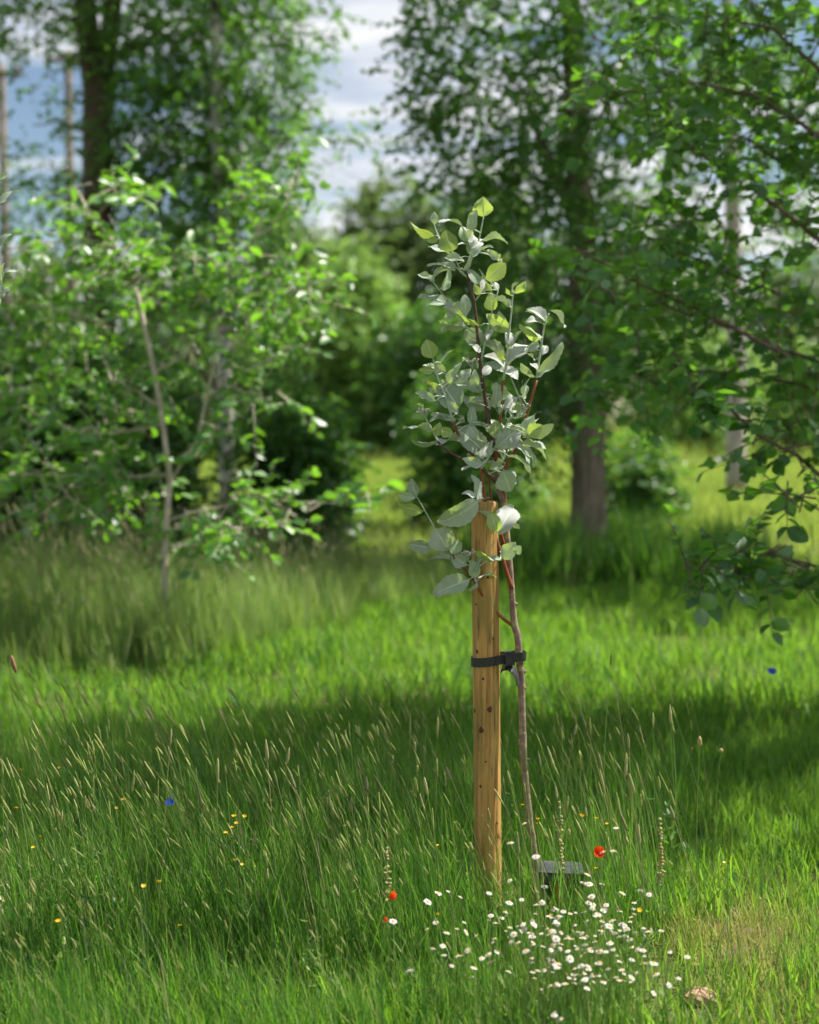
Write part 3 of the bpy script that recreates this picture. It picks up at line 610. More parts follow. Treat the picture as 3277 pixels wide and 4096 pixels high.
# --- young trees with leaves large enough to pick apart
def one_leaf_mesh(name, mat, fold, curl, wr):
    rows = []
    prof = [(0.0, 0.04), (0.12, 0.42), (0.3, 0.86), (0.5, 1.0), (0.72, 0.82), (0.9, 0.42), (1.0, 0.03)]
    for f, ww in prof:
        z = -curl * f * f; h = ww * wr * 0.5
        rows.append([(f, s * h, z + fold * abs(s) * h) for s in (1, 0.5, 0, -0.5, -1)])
    mb = MB(); mb.grid(rows); return mb.mesh(name, mat)
def leaf_frame(c, a, n, L):
    a = Vector(a).normalized(); n = Vector(n); n = (n - a * n.dot(a)).normalized(); b = n.cross(a)
    return Matrix(((a.x * L, b.x * L, n.x * L, c[0]), (a.y * L, b.y * L, n.y * L, c[1]), (a.z * L, b.z * L, n.z * L, c[2]), (0, 0, 0, 1)))
def in_view(c):
    yy = c[1] * CP - (c[2] - H) * SP; uu = c[1] * SP + (c[2] - H) * CP
    px = 1638.5 + c[0] / yy / K; py = 2048 - uu / yy / K
    return -40 < px < 3317 and -40 < py < 4136, 1.0 / yy
def leafy(name, label, cat, base, stems, branches, sprays_at, fills, leafL, leafW, matL, mat1, barks, seed, maxparts=300, droop=0.3, npl=7, spl=0.25):
    """stems/branches: list of (pts, radii); leaves are set on side twigs along branches and in fill clumps"""
    rg = random.Random(seed); rs = np.random.RandomState(seed); base = Vector(base)
    t = empty(name, base, label, cat)
    for i, (P_, R_) in enumerate(stems):
        mb = MB(); mb.tube(P_, R_, 10, 0, wob=0.05, r=rg); mb.build('trunk', M[barks[0]], t, base)
    for P_, R_ in branches:
        mb = MB(); mb.tube(P_, R_, 7, 0); mb.build('branch', M[barks[1]], t, base)
    ST, DR, LN = [], [], []
    for P_, dens in sprays_at:
        P_ = [Vector(p) for p in P_]
        for i in range(len(P_) - 1):
            seg = P_[i + 1] - P_[i]; n = max(1, int(seg.length * dens))
            for k in range(n):
                p = P_[i] + seg * rg.random(); d = seg.normalized()
                v = Vector((rg.gauss(0, 1), rg.gauss(0, 1), rg.gauss(0.1, 0.7))); v -= d * v.dot(d)
                ST.append(p); DR.append((d * rg.uniform(0.2, 0.9) + v.normalized() * 0.9).normalized()); LN.append(spl * rg.uniform(0.5, 1.3))
    for c, r, n in fills:
        st, d = in_ell(rs, n, c, r, 0.1)
        dd = norm(d * 0.5 + rs.randn(n, 3) * 0.7)
        for i in range(n): ST.append(Vector(st[i])); DR.append(Vector(dd[i])); LN.append(spl * rg.uniform(0.6, 1.3))
    tw = MB()
    for p, d, l in zip(ST, DR, LN):
        q = [p - d * l * 0.35, p, p + d * l * 0.5 + Vector((0, 0, -0.04 * l)), p + d * l + Vector((0, 0, -0.15 * l))]
        tw.tube(q, [0.0042, 0.0036, 0.0026, 0.0013], 4, 0, cap=False)
    o = tw.build('twigs', M[barks[1]], t, base); tag(o, kind='stuff')
    C, A, Nn, L = spray_leaves(rs, np.array([list(p) for p in ST]), np.array([list(d) for d in DR]), np.array(LN), npl, leafL, droop, 1.0)
    view = [in_view(c) for c in C]
    score = np.array([s * l if ok else -1 for (ok, s), l in zip(view, L)]) ; order = np.argsort(-score); pick = order[:maxparts]
    variants = [one_leaf_mesh(name + '_leaf', M[mat1], f, c, leafW) for f, c in ((0.35, 0.10), (0.2, 0.2), (0.45, 0.05), (0.3, -0.08))]
    mask = np.ones(len(C), bool); mask[pick] = False
    for j, i in enumerate(pick):
        o = bpy.data.objects.new('leaf', variants[j % 4]); COL.objects.link(o); o.parent = t
        m = leaf_frame(C[i], A[i], Nn[i], L[i]); m.translation -= base; o.matrix_basis = m
    v, F = leafarr(C[mask], A[mask], Nn[mask], L[mask], L[mask] * leafW, fine=True)
    o = link('leaves', np_mesh('leaves', v - np.array(base), F, [M[matL]]), t, base); tag(o, kind='stuff')
    return t

# young tree on the left
YF = 1.03; Y = 8.0 * YF
base = at(668, 2500, Y); base.z = 0
def pl(pts, Yv, off=0.0): return [at(x, y, Yv + off * i) for i, (x, y) in enumerate(pts)]
stem = [Vector((base.x, Y, -0.05))] + pl([(660, 2300), (665, 2108), (680, 1908), (656, 1728), (618, 1484), (552, 1189), (514, 1094), (456, 970), (361, 856), (300, 740)], Y)
stem2 = [at(678, 1930, Y), at(790, 1760, Y + 0.1), at(846, 1502, Y + 0.2), at(884, 1284, Y + 0.2), at(998, 998, Y + 0.2), at(1046, 884, Y + 0.2), at(1070, 700, Y + 0.2)]
br = []
def B_(pts, Y0, Y1, r0, r1):
    n = len(pts); P_ = [at(x, y, (Y0 + (Y1 - Y0) * i / (n - 1)) * YF) for i, (x, y) in enumerate(pts)]
    # subdivide with a gentle wobble
    Q = []
    for i in range(n - 1):
        for k in range(3):
            q = P_[i].lerp(P_[i + 1], k / 3)
            if k: q += Vector((rng.uniform(-1, 1), rng.uniform(-1, 1), rng.uniform(-1, 1))) * (P_[i + 1] - P_[i]).length * 0.025
            Q.append(q)
    Q.append(P_[-1]); m = len(Q)
    br.append((Q, [r0 + (r1 - r0) * i / (m - 1) for i in range(m)])); return Q
b1 = B_([(650, 1640), (560, 1570), (456, 1512), (418, 1450)], 8, 7.6, 0.010, 0.004)
b2 = B_([(530, 1130), (620, 1050), (720, 1030), (840, 1040), (930, 1090)], 8, 7.7, 0.010, 0.004)
b3 = B_([(846, 1240), (800, 1170), (735, 1095)], 8.2, 7.9, 0.008, 0.003)
b4 = B_([(640, 1700), (480, 1730), (330, 1730), (150, 1660)], 8, 7.7, 0.006, 0.002)
b5 = B_([(675, 1900), (500, 1910), (300, 1900), (0, 1895)], 8, 7.8, 0.006, 0.002)
b6 = B_([(700, 2180), (820, 2190), (930, 2130), (1080, 2080)], 8, 7.3, 0.006, 0.002)
b7 = B_([(680, 2080), (950, 2010), (1150, 2000), (1350, 2010), (1560, 1960)], 8, 7.4, 0.007, 0.002)
b8 = B_([(560, 1230), (400, 1290), (240, 1240), (60, 1190)], 8, 7.9, 0.009, 0.003)
b9 = B_([(880, 1300), (1040, 1250), (1200, 1150), (1330, 1110)], 8.2, 7.9, 0.009, 0.003)
b10 = B_([(470, 990), (330, 960), (160, 970), (20, 1000)], 8, 8.1, 0.008, 0.003)
b11 = B_([(1010, 960), (1100, 900), (1180, 760), (1200, 640)], 8.2, 8.1, 0.007, 0.003)
b12 = B_([(860, 1460), (1000, 1480), (1130, 1400), (1240, 1380)], 8.2, 7.9, 0.008, 0.003)
b13 = B_([(850, 1500), (960, 1560), (1060, 1600)], 8.2, 7.9, 0.007, 0.003)
b14 = B_([(620, 1480), (740, 1430), (780, 1340)], 8.0, 7.9, 0.007, 0.003)
b15 = B_([(690, 1850), (820, 1760), (880, 1700)], 8.0, 7.8, 0.007, 0.003)
sp_ = [(x[0], 12) for x in br] + [(b2, 14), (b6, 8), (b4, 8), (b5, 8), (stem[7:], 14), (stem2[3:], 12)]
fl = []
def Fl(px, py, Yv, rx, rz, n): fl.append((at(px, py, Yv * YF), (rx * YF, rx * 1.3 * YF, rz * YF), n))
Fl(560, 1080, 8.2, 0.38, 0.22, 26); Fl(330, 1080, 8.3, 0.35, 0.2, 18); Fl(150, 1250, 8.3, 0.3, 0.25, 16); Fl(450, 850, 8.2, 0.25, 0.2, 12); Fl(1000, 1100, 8.4, 0.25, 0.22, 12); Fl(700, 1480, 8.4, 0.25, 0.22, 10)
Fl(1230, 1200, 8.1, 0.25, 0.2, 10); Fl(80, 1530, 8.4, 0.25, 0.15, 12); Fl(350, 1800, 8.3, 0.35, 0.18, 16); Fl(1040, 1600, 8.4, 0.2, 0.12, 6); Fl(250, 1960, 8.1, 0.3, 0.14, 14); Fl(520, 1990, 8.2, 0.25, 0.12, 11); Fl(820, 2120, 8.0, 0.2, 0.08, 8); Fl(1150, 2020, 7.9, 0.25, 0.08, 8); Fl(520, 1650, 8.3, 0.25, 0.15, 9); Fl(60, 1750, 8.4, 0.25, 0.2, 9); Fl(300, 1400, 8.4, 0.25, 0.2, 10); Fl(1160, 680, 8.3, 0.13, 0.2, 6); Fl(1050, 800, 8.3, 0.15, 0.2, 6)
leafy('young_tree', 'leafy young tree with thin pale stems and glinting leaves in long grass', 'tree', base,
      [(stem, [0.022, 0.019, 0.018, 0.017, 0.0165, 0.0155, 0.014, 0.012, 0.010, 0.008, 0.003]), (stem2, [0.009, 0.009, 0.0085, 0.008, 0.007, 0.006, 0.003])],
      br, sp_, [(c, r, int(n * 1.35)) for c, r, n in fl], 0.086, 0.58, 'leaf_poplar', 'leaf_poplar_1', ('branch_pale', 'branch_pale'), 51)

# overhanging tree on the right: trunk just outside the frame, boughs reaching in
YF = 1.0
Yr = 6.9; xr = 2.75
base = Vector((xr, Yr, 0)); br = []
stem = [Vector((xr, Yr, -0.05)), Vector((xr - 0.02, Yr, 0.8)), Vector((xr + 0.03, Yr - 0.02, 1.7)), Vector((xr - 0.02, Yr + 0.05, 2.8)), Vector((xr + 0.05, Yr + 0.1, 4.0)), Vector((xr, Yr + 0.1, 5.6)), Vector((xr, Yr + 0.15, 8.0))]
def R_(pts, z0, Y0, Y1, r0, r1):
    n = len(pts); P_ = [Vector((xr, Yr, z0))] + [at(x, y, Y0 + (Y1 - Y0) * i / (n - 1)) for i, (x, y) in enumerate(pts)]
    Q = []
    for i in range(n):
        for k in range(4):
            q = P_[i].lerp(P_[i + 1], k / 4)
            if k: q += Vector((rng.uniform(-1, 1), rng.uniform(-1, 1), rng.uniform(-1, 1))) * (P_[i + 1] - P_[i]).length * 0.014
            Q.append(q)
    Q.append(P_[-1]); m = len(Q); br.append((Q, [0.62 * (r0 + (r1 - r0) * (i / (m - 1)) ** 0.7) for i in range(m)])); return Q
r1 = R_([(3277, 1518), (3111, 1404), (2779, 1234), (2589, 1148), (2304, 996)], 1.45, 6.3, 6.0, 0.030, 0.005)
r2 = R_([(3277, 1450), (2921, 1310), (2551, 1186), (2380, 1158)], 1.55, 6.5, 6.4, 0.022, 0.005)
r3 = R_([(3277, 958), (3158, 864), (3016, 759), (2874, 664), (2731, 560), (2589, 475)], 1.9, 6.2, 6.2, 0.026, 0.004)
r4 = R_([(3400, 640), (3206, 493), (3016, 380), (2800, 330), (2560, 360), (2380, 400)], 2.2, 6.4, 6.5, 0.026, 0.004)
r5 = R_([(3277, 1900), (3184, 1818), (3036, 1744), (2888, 1611), (2760, 1560)], 1.0, 5.8, 5.4, 0.022, 0.004)
r6 = R_([(3360, 2370), (3036, 2310), (2880, 2270), (2740, 2255)], 0.62, 5.9, 5.2, 0.016, 0.003)
r7 = R_([(3340, 2280), (3100, 2220), (2980, 2215), (2860, 2225)], 0.7, 5.9, 5.5, 0.014, 0.003)
r8 = R_([(3300, 300), (3100, 120), (2850, 60), (2600, 120)], 2.6, 6.6, 6.6, 0.026, 0.004)
r9 = R_([(3277, 1240), (3000, 1130), (2700, 1000), (2450, 1010)], 1.7, 6.8, 7.0, 0.022, 0.004)
r10 = R_([(3277, 1560), (3000, 1500), (2700, 1480), (2450, 1530)], 1.2, 6.6, 6.5, 0.022, 0.004)
r11 = R_([(3340, 2080), (3200, 1990), (3120, 1960)], 0.9, 5.6, 5.2, 0.012, 0.003)
r12 = R_([(3300, 780), (3000, 560), (2700, 430), (2330, 330)], 2.1, 6.9, 7.2, 0.024, 0.004)
rs_ = np.random.RandomState(5); 
high = []
for i in range(27):
    a = i * 2.4; rr = 0.5 + 0.9 * ((i * 0.618) % 1.0); z = 3.3 + 0.19 * i
    p = Vector((xr + 0.15 + rr * math.cos(a), Yr - 0.2 + rr * 0.95 * math.sin(a), z)); q0 = Vector((xr, Yr + 0.08, z - 0.5))
    Q = curve_pts(q0, p, 5, (0, 0, 0.05), rng); br.append((Q, [0.026 - 0.004 * k for k in range(6)])); high.append((Q[2:], 13))
sp_ = [(q, 10) for q in (r1, r2, r3, r4, r8, r9, r10, r12)] + [(q[5:], 6) for q in (r5, r6, r7, r11)] + high
fl = []
Fl(2700, 250, 6.8, 0.5, 0.3, 30); Fl(3100, 200, 6.8, 0.45, 0.3, 34); Fl(2520, 480, 6.9, 0.35, 0.2, 12); Fl(2900, 600, 7.0, 0.4, 0.2, 20); Fl(3200, 620, 6.8, 0.3, 0.2, 16); Fl(2620, 900, 6.8, 0.3, 0.2, 13); Fl(2850, 950, 6.9, 0.35, 0.15, 16)
Fl(2540, 1380, 6.7, 0.28, 0.16, 10); Fl(2750, 1450, 6.7, 0.35, 0.2, 18); Fl(3050, 1150, 6.7, 0.3, 0.15, 10); Fl(2360, 1080, 6.6, 0.2, 0.1, 5); Fl(3190, 2300, 5.7, 0.12, 0.08, 4); Fl(3220, 1640, 6.3, 0.15, 0.1, 5); Fl(2500, 1600, 6.8, 0.3, 0.14, 12)
for i in range(22):
    a = i * 2.399; fl.append((Vector((xr + 0.25 + 0.95 * math.cos(a) * (0.5 + (i * 0.37) % 0.6), Yr - 0.15 + 0.9 * math.sin(a), 3.6 + 0.21 * i)), (0.55, 0.5, 0.35), 16))
leafy('overhanging_tree', 'tree reaching in from the right edge with long leafy boughs and dark glossy leaves', 'tree', base,
      [(stem, [0.10, 0.085, 0.075, 0.065, 0.05, 0.035, 0.01])], br, sp_, [(c, r, int(n * 1.05)) for c, r, n in fl], 0.076, 0.76, 'leaf_alder', 'leaf_alder_1', ('branch', 'branch'), 52, npl=8)

# ------------------------------------------------------------------ utility poles and wires
wires_from = []
for px, py, lab in ((272, 205, 'bare wooden utility pole rising left of the tall forked tree'), (6, 262, 'wooden utility pole at the very left edge with reddish top')):
    Yp = 36.0; top = at(px, py, Yp); b0 = Vector((top.x, Yp, 0))
    t = empty('utility_pole', b0, lab, 'pole', None)
    mb = MB(); mb.tube([Vector((top.x, Yp, -0.2)), Vector((top.x, Yp, top.z * 0.5)), top], [0.13, 0.115, 0.095], 12); mb.build('shaft', M['pole'], t, b0)
    mb = MB(); mb.box((top.x, Yp - 0.13, top.z - 0.25), 0.55, 0.05, 0.06); arm = mb.build('cross_arm', M['pole'], t, b0)
    for dx_ in (-0.45, 0.0, 0.45):
        mb = MB(); c0 = Vector((top.x + dx_, Yp - 0.13, top.z - 0.19)); mb.tube([c0, c0 + Vector((0, 0, 0.05)), c0 + Vector((0, 0, 0.10)), c0 + Vector((0, 0, 0.14))], [0.02, 0.05, 0.05, 0.02], 8)
        o = mb.build('insulator', M['stalk_red'], t, b0); o.parent = arm
    wires_from.append(top)
for i, dx_ in enumerate((-0.45, 0.45)):
    p0 = wires_from[0] + Vector((dx_, -0.13, -0.04)); p1 = Vector((45 + 1.2 * i, 165, 11.0))
    pts = [p0.lerp(p1, f / 12) - Vector((0, 0, 2.2 * math.sin(math.pi * f / 12))) for f in range(13)]
    mb = MB(); mb.tube(pts, [0.012] * 13, 5)
    tag(mb.build('overhead_wire', M['pole'], None, p0), ('nearer' if i else 'farther') + ' thin overhead wire crossing the sky from the utility pole', 'wire', 'overhead wires from the utility pole')

# ------------------------------------------------------------------ wooden stake
YS = 3.87
sb = at(1955, 3610, YS); sb.z = 0; stp = at(1939, 2005, YS)
SR = 0.0375
t = empty('wooden_stake', sb, 'round treated pine stake holding the young sapling upright', 'stake')
mb = MB(); nr, na_ = 90, 72; ztop = stp.z
rows = []
def stake_c(z): f = z / ztop; return Vector((sb.x + (stp.x - sb.x) * f, YS, z))
def stake_r(z, th):
    r = SR * (1 - 0.015 * z / ztop) * (1 + 0.012 * math.sin(3.1 * z + th) + 0.008 * math.sin(9 * z + 2 * th))
    tc_ = -math.pi / 2 + 0.62 + 0.05 * math.sin(5 * z) + 0.025 * math.sin(17 * z)         # drying crack
    d = abs((th - tc_ + math.pi) % (2 * math.pi) - math.pi)
    if d < 0.06 and z > 0.02: r -= 0.006 * (1 - d / 0.06) * (0.6 + 0.4 * math.sin(2.3 * z + 1))
    return r
for i in range(nr + 1):
    z = -0.10 + (ztop + 0.10 - 0.004) * i / nr; c = stake_c(z)
    rows.append([c + Vector((math.cos(2 * math.pi * j / na_), math.sin(2 * math.pi * j / na_), 0)) * stake_r(z, 2 * math.pi * j / na_) for j in range(na_ + 1)])
c = stake_c(ztop)
rows.append([c + Vector((math.cos(2 * math.pi * j / na_), math.sin(2 * math.pi * j / na_), 0)) * (SR - 0.004) for j in range(na_ + 1)])
mb.grid(rows); mb.f.append(tuple(len(mb.v) - (na_ + 1) + j for j in range(na_))); mb.m.append(0); mb.sm.append(False)
mb.build('shaft', M['wood'], t, sb)
# dark line inside the crack
mb = MB(); lp = []
for i in range(60):
    z = 0.06 + (ztop - 0.09) * i / 59; th = -math.pi / 2 + 0.62 + 0.05 * math.sin(5 * z) + 0.025 * math.sin(17 * z)
    lp.append(stake_c(z) + Vector((math.cos(th), math.sin(th), 0)) * (SR - 0.0042))
mb.tube(lp, [0.0009 + 0.0009 * abs(math.sin(i * 0.21)) for i in range(60)], 5); mb.build('crack', M['crack'], t, sb)
for px, py, r in ((1959, 2838, 0.0075), (1925, 2922, 0.008), (1909, 2609, 0.005), (1975, 2555, 0.0035), (1933, 2716, 0.0038), (1943, 3047, 0.0028), (1988, 3297, 0.004), (1952, 2310, 0.0032), (1905, 2420, 0.003), (1899, 2850, 0.006), (1922, 3148, 0.004)):
    p = at(px, py, YS - SR); c0 = stake_c(p.z); x = max(-0.96, min(0.96, (p.x - c0.x) / SR)); th = -math.acos(x) if True else 0
    rr = SR * 1.0
    rows = []
    for q in range(4):
        f = q / 3; row = []
        for a in range(13):
            an = 2 * math.pi * a / 12; k = 1 + 0.18 * math.sin(3 * an + px)
            dth = f * r * k * math.cos(an) / SR; dz = f * r * 1.25 * k * math.sin(an)
            ang = th + dth; R2 = stake_r(p.z + dz, ang) + 0.0012 * (1 - f * f) + 0.00015 - 0.0004 * (f == 1)
            row.append(stake_c(p.z + dz) + Vector((math.cos(ang), math.sin(ang), 0)) * R2)
        rows.append(row)
    mb = MB(); mb.grid(rows); mb.build('knot', M['knot'], t, sb)

# ------------------------------------------------------------------ rubber tree tie
zt = at(1940, 2655, YS - SR).z; ztr = at(2080, 2622, YS).z
tcx = at(2078, 2622, YS).x; TR = 0.0145; TY = YS - 0.005
cS = stake_c(zt)
t = empty('tree_tie', (cS.x, YS, zt), 'black rubber tie strapping the sapling to the stake', 'tree tie')
def band(path, hw, th, mat, name):
    """strap: path of (point, outward normal)"""
    mb = MB(); o1, o2 = [], []
    for p, n in path:
        o1.append((p + n * th + Vector((0, 0, hw)), p + n * th - Vector((0, 0, hw)))); o2.append((p + Vector((0, 0, hw)), p - Vector((0, 0, hw))))
    rows = [[a[0] for a in o1], [a[1] for a in o1], [a[1] for a in o2], [a[0] for a in o2], [a[0] for a in o1]]
    mb.grid(rows, sm=False); return mb.build(name, mat, t, (cS.x, YS, zt))
path = []
for i in range(25):
    th = -math.pi * 1.45 + (math.pi * 1.45 - 0.9) * i / 24
    n = Vector((math.cos(th), math.sin(th), 0)); f = max(0.0, n.x) ; z = zt + (ztr - zt) * 0.28 * (n.x + 1) * (1 if n.x > -1 else 0)
    path.append((Vector((cS.x, YS, z)) + n * (SR + 0.0012), n))
e0 = path[-1][0]
for i in range(1, 9):
    f = i / 8; th = -1.9 + 0.0
    e1 = Vector((tcx, TY, ztr)) + Vector((math.cos(-1.75), math.sin(-1.75), 0)) * (TR + 0.001)
    path.append((e0.lerp(e1, f), Vector((0.15, -1, 0)).normalized()))
for i in range(1, 13):
    th = -1.75 + 3.5 * i / 12; n = Vector((math.cos(th), math.sin(th), 0)); path.append((Vector((tcx, TY, ztr)) + n * (TR + 0.001), n))
e0 = path[-1][0]; n0 = Vector((math.cos(-math.pi * 1.45), math.sin(-math.pi * 1.45), 0)); e1 = Vector((cS.x, YS, zt + (ztr - zt) * 0.28)) + n0 * (SR + 0.0012)
for i in range(1, 5): path.append((e0.lerp(e1, i / 4), Vector((0, 1, 0))))
band(path, 0.0125, 0.003, M['rubber'], 'strap')
bk = at(2038, 2633, YS - 0.046); rot = Matrix.Rotation(-0.15, 3, 'Y')
mb = MB(); mb.box(bk, 0.0120, 0.007, 0.019, rot=rot); mb.box(bk + Vector((0.004, -0.006, 0.013)), 0.0065, 0.004, 0.0045, rot=rot); mb.box(bk + Vector((-0.002, -0.0075, -0.002)), 0.0085, 0.002, 0.011, rot=rot)
mb.build('buckle', M['rubber'], t, (cS.x, YS, zt))
tail = [at(2006, 2676, YS - 0.030), at(2020, 2668, YS - 0.04), at(2037, 2668, YS - 0.045), at(2055, 2682, YS - 0.045), at(2068, 2706, YS - 0.04), at(2074, 2742, YS - 0.03)]
mb = MB(); rows = [[], []]
for i, p in enumerate(tail):
    hw = 0.013 * (1 - 0.12 * i) + 0.001; rows[0].append(p + Vector((-0.004, -hw * 0.8, -hw * 0.7))); rows[1].append(p + Vector((0.004, hw * 0.8, hw * 0.7)))
top_ = [[q + Vector((0.001, -0.001, 0.0016)) for q in r] for r in rows]
mb.grid([top_[0], top_[1], rows[1], rows[0], top_[0]])
mb.build('loose_end', M['rubber'], t, (cS.x, YS, zt))

# ------------------------------------------------------------------ small black plaque on its peg behind the stake
YP = 3.97
pb = at(2243, 3480, YP); pg = Vector((pb.x, YP, 0))
t = empty('plaque', pg, 'small black plaque on a wooden peg half hidden by daisies', 'plaque')
tl, tr_ = at(2148, 3465, YP), at(2335, 3474, YP); hw = (tr_.x - tl.x) / 2; zc = tl.z - 0.02
mb = MB(); rotp = Matrix.Rotation(math.radians(7), 3, 'X') @ Matrix.Rotation(math.radians(3), 3, 'Y')
mb.box((pb.x, YP + 0.030, zc + 0.004), hw, 0.040, 0.004, rot=rotp); mb.build('top_plate', M['plaque'], t, pg)
mb = MB(); mb.box((pb.x, YP - 0.006, zc - 0.0135), hw - 0.002, 0.003, 0.0095); mb.build('front_lip', M['plaque'], t, pg)
for s in (-1, 1):
    mb = MB(); mb.box((pb.x + s * (hw - 0.004), YP + 0.034, zc - 0.044), 0.003, 0.033, 0.036); mb.build('side_plate', M['plaque'], t, pg)
mb = MB(); mb.box((pb.x, YP + 0.062, zc - 0.047), hw - 0.01, 0.004, 0.038); mb.build('back_plate', M['plaque'], t, pg)
mb = MB(); q = at(2241, 3560, YP).x; zt2 = zc - 0.025
mb.tube([Vector((q, YP + 0.012, -0.05)), Vector((q, YP + 0.012, zt2 * 0.5)), Vector((q, YP + 0.012, zt2 + 0.002))], [0.015, 0.015, 0.015], 10); mb.build('peg', M['wood'], t, pg)

# ------------------------------------------------------------------ the sapling
def A(x, y): return (1500 + x / 1.9167, 750 + y / 1.9167)
def Bc(x, y): return (1500 + x / 1.9167, 1500 + y / 1.9167)
SB = at(2146, 3650, YS); SB.z = 0; SB.y = 3.86
sap = empty('sapling', SB, 'young whitebeam sapling with felted grey green leaves tied to the stake', 'sapling')
TRK = [((2146, 3680), 3.85, .0125), ((2144, 3513), 3.85, .0122), ((2131, 3356), 3.85, .0120), ((2121, 3297), 3.85, .0118), ((2100, 3078), 3.855, .0120), ((2091, 2922), 3.86, .0128), ((2087, 2765), 3.865, .0128), ((2083, 2690), 3.865, .0135), ((2077, 2620), 3.865, .0125), ((2070, 2540), 3.865, .0120), ((2058, 2500), 3.865, .0130), ((2052, 2430), 3.865, .0112),
       ((2045, 2330), 3.87, .0110), ((2030, 2150), 3.88, .0105), ((2012, 2010), 3.885, .0100), ((1995, 1960), 3.885, .0098), ((1985, 1890), 3.88, .0092), ((1980, 1830), 3.88, .0085), ((1964, 1735), 3.88, .0078), ((1949, 1646), 3.88, .0072), ((1933, 1533), 3.88, .0066), ((1917, 1418), 3.88, .0060), ((1902, 1246), 3.88, .0054), ((1886, 1157), 3.88, .0048), ((1871, 1094), 3.88, .0042), ((1876, 1060), 3.88, .003)]
pts = [at(p[0], p[1], y) for p, y, r in TRK]; pts[0].z = -0.03
def smooth(P_, R_, k=4):
    Q, W = [], []
    for i in range(len(P_) - 1):
        p0 = P_[max(i - 1, 0)]; p1 = P_[i]; p2 = P_[i + 1]; p3 = P_[min(i + 2, len(P_) - 1)]
        for j in range(k):
            f = j / k; f2, f3 = f * f, f ** 3
            Q.append(0.5 * ((2 * p1) + (p2 - p0) * f + (2 * p0 - 5 * p1 + 4 * p2 - p3) * f2 + (3 * p1 - p0 - 3 * p2 + p3) * f3)); W.append(R_[i] + (R_[i + 1] - R_[i]) * f)
    Q.append(P_[-1]); W.append(R_[-1]); return Q, W
Q, W = smooth(pts, [r for _, _, r in TRK], 5)
mid = 17 * 5
W = [w_ * 0.78 for w_ in W]
mb = MB(); mb.tube(Q[:mid + 1], W[:mid + 1], 14, 0, wob=0.05, r=rng)
for px, py in ((2108, 2686), (2094, 2750), (2080, 2420), (2110, 3040), (2078, 2905), (2083, 2980), (2096, 3010), (2075, 2545)):
    p = at(px, py, 3.858); i = min(range(len(Q)), key=lambda k: (Q[k] - p).length); d = (p - Q[i]); d.y = 0
    if d.length > 0.001: d.normalize()
    mb.tube([Q[i] + d * W[i] * 0.5, Q[i] + d * (W[i] + 0.002), Q[i] + d * (W[i] + 0.005) + Vector((0, 0, 0.003))], [0.006, 0.005, 0.0025], 7, 0)
tk = mb.build('trunk', M['sap_bark'], sap, SB)
mb = MB(); mb.tube(Q[mid:], W[mid:], 10, 0); ls = mb.build('leading_shoot', M['twig_dark'], sap, SB)
TW = [(q, ls) for q in Q[mid:]] + [(q, tk) for q in Q[mid - 40:mid]]
def twig(pts, Y0, Y1, r0, r1, mat):
    P_ = [at(x, y, Y0 + (Y1 - Y0) * i / (len(pts) - 1)) for i, (x, y) in enumerate(pts)]
    Q_, W_ = smooth(P_, [r0 + (r1 - r0) * i / (len(P_) - 1) for i in range(len(P_))], 4)
    mb = MB(); mb.tube(Q_, W_, 7, 0); o = mb.build('twig', M[mat], sap, SB); TW.extend((q, o) for q in Q_)
twig([Bc(925, 820), Bc(880, 775), Bc(810, 715), Bc(640, 630), Bc(530, 560), Bc(480, 505)], 3.87, 3.80, .0055, .003, 'twig_dark')
twig([Bc(480, 505), Bc(450, 440), Bc(410, 370), Bc(380, 310)], 3.80, 3.79, .003, .002, 'sage_stalk')
twig([Bc(1050, 1640), Bc(975, 1400), Bc(920, 1230), Bc(860, 1060), Bc(830, 850), Bc(808, 720), Bc(740, 600), Bc(670, 520), Bc(600, 360)], 3.862, 3.83, .0062, .0036, 'twig_red')
twig([Bc(600, 360), A(540, 1600), A(490, 1480), A(445, 1310)], 3.83, 3.85, .0036, .002, 'sage_stalk')
twig([Bc(1000, 1330), Bc(965, 1215), Bc(925, 1060), Bc(888, 940), Bc(870, 800), Bc(770, 570)], 3.90, 3.93, .0048, .003, 'twig_red')
twig([Bc(1010, 1200), Bc(1000, 1000), Bc(985, 850), Bc(1010, 690), Bc(1080, 570), Bc(1125, 450), Bc(1165, 300), Bc(1240, 40)], 3.89, 3.90, .006, .0036, 'twig_red')
twig([A(1240, 1460), A(1270, 1250), A(1300, 1060), A(1335, 965)], 3.90, 3.90, .0034, .0018, 'sage_stalk')
twig([Bc(925, 660), Bc(945, 480), Bc(960, 340), Bc(970, 150), A(982, 1480)], 3.875, 3.86, .0052, .0034, 'twig_red')
twig([A(982, 1480), A(1010, 1330), A(1025, 1150), A(1045, 960), A(1055, 850), A(1068, 800)], 3.86, 3.86, .0034, .0017, 'sage_stalk')
twig([Bc(1170, 270), Bc(1120, 200), Bc(1060, 60), A(1030, 1430)], 3.90, 3.86, .003, .0016, 'sage_stalk')
twig([A(720, 600), A(750, 520), A(800, 390), A(832, 225)], 3.88, 3.87, .0038, .0016, 'sage_stalk')
twig([A(705, 690), A(650, 620), A(590, 490)], 3.88, 3.84, .0028, .0015, 'sage_stalk')
twig([A(500, 400), A(470, 330), A(455, 280)], 3.86, 3.87, .0022, .0013, 'sage_stalk')
twig([A(705, 690), A(620, 610), A(520, 440), A(480, 370)], 3.88, 3.87, .0024, .0014, 'sage_stalk')
twig([A(790, 1130), A(690, 1060), A(600, 940), A(520, 820), A(430, 705)], 3.88, 3.86, .0032, .0015, 'sage_stalk')
twig([A(768, 870), A(820, 805), A(885, 755)], 3.88, 3.87, .0026, .0014, 'sage_stalk')
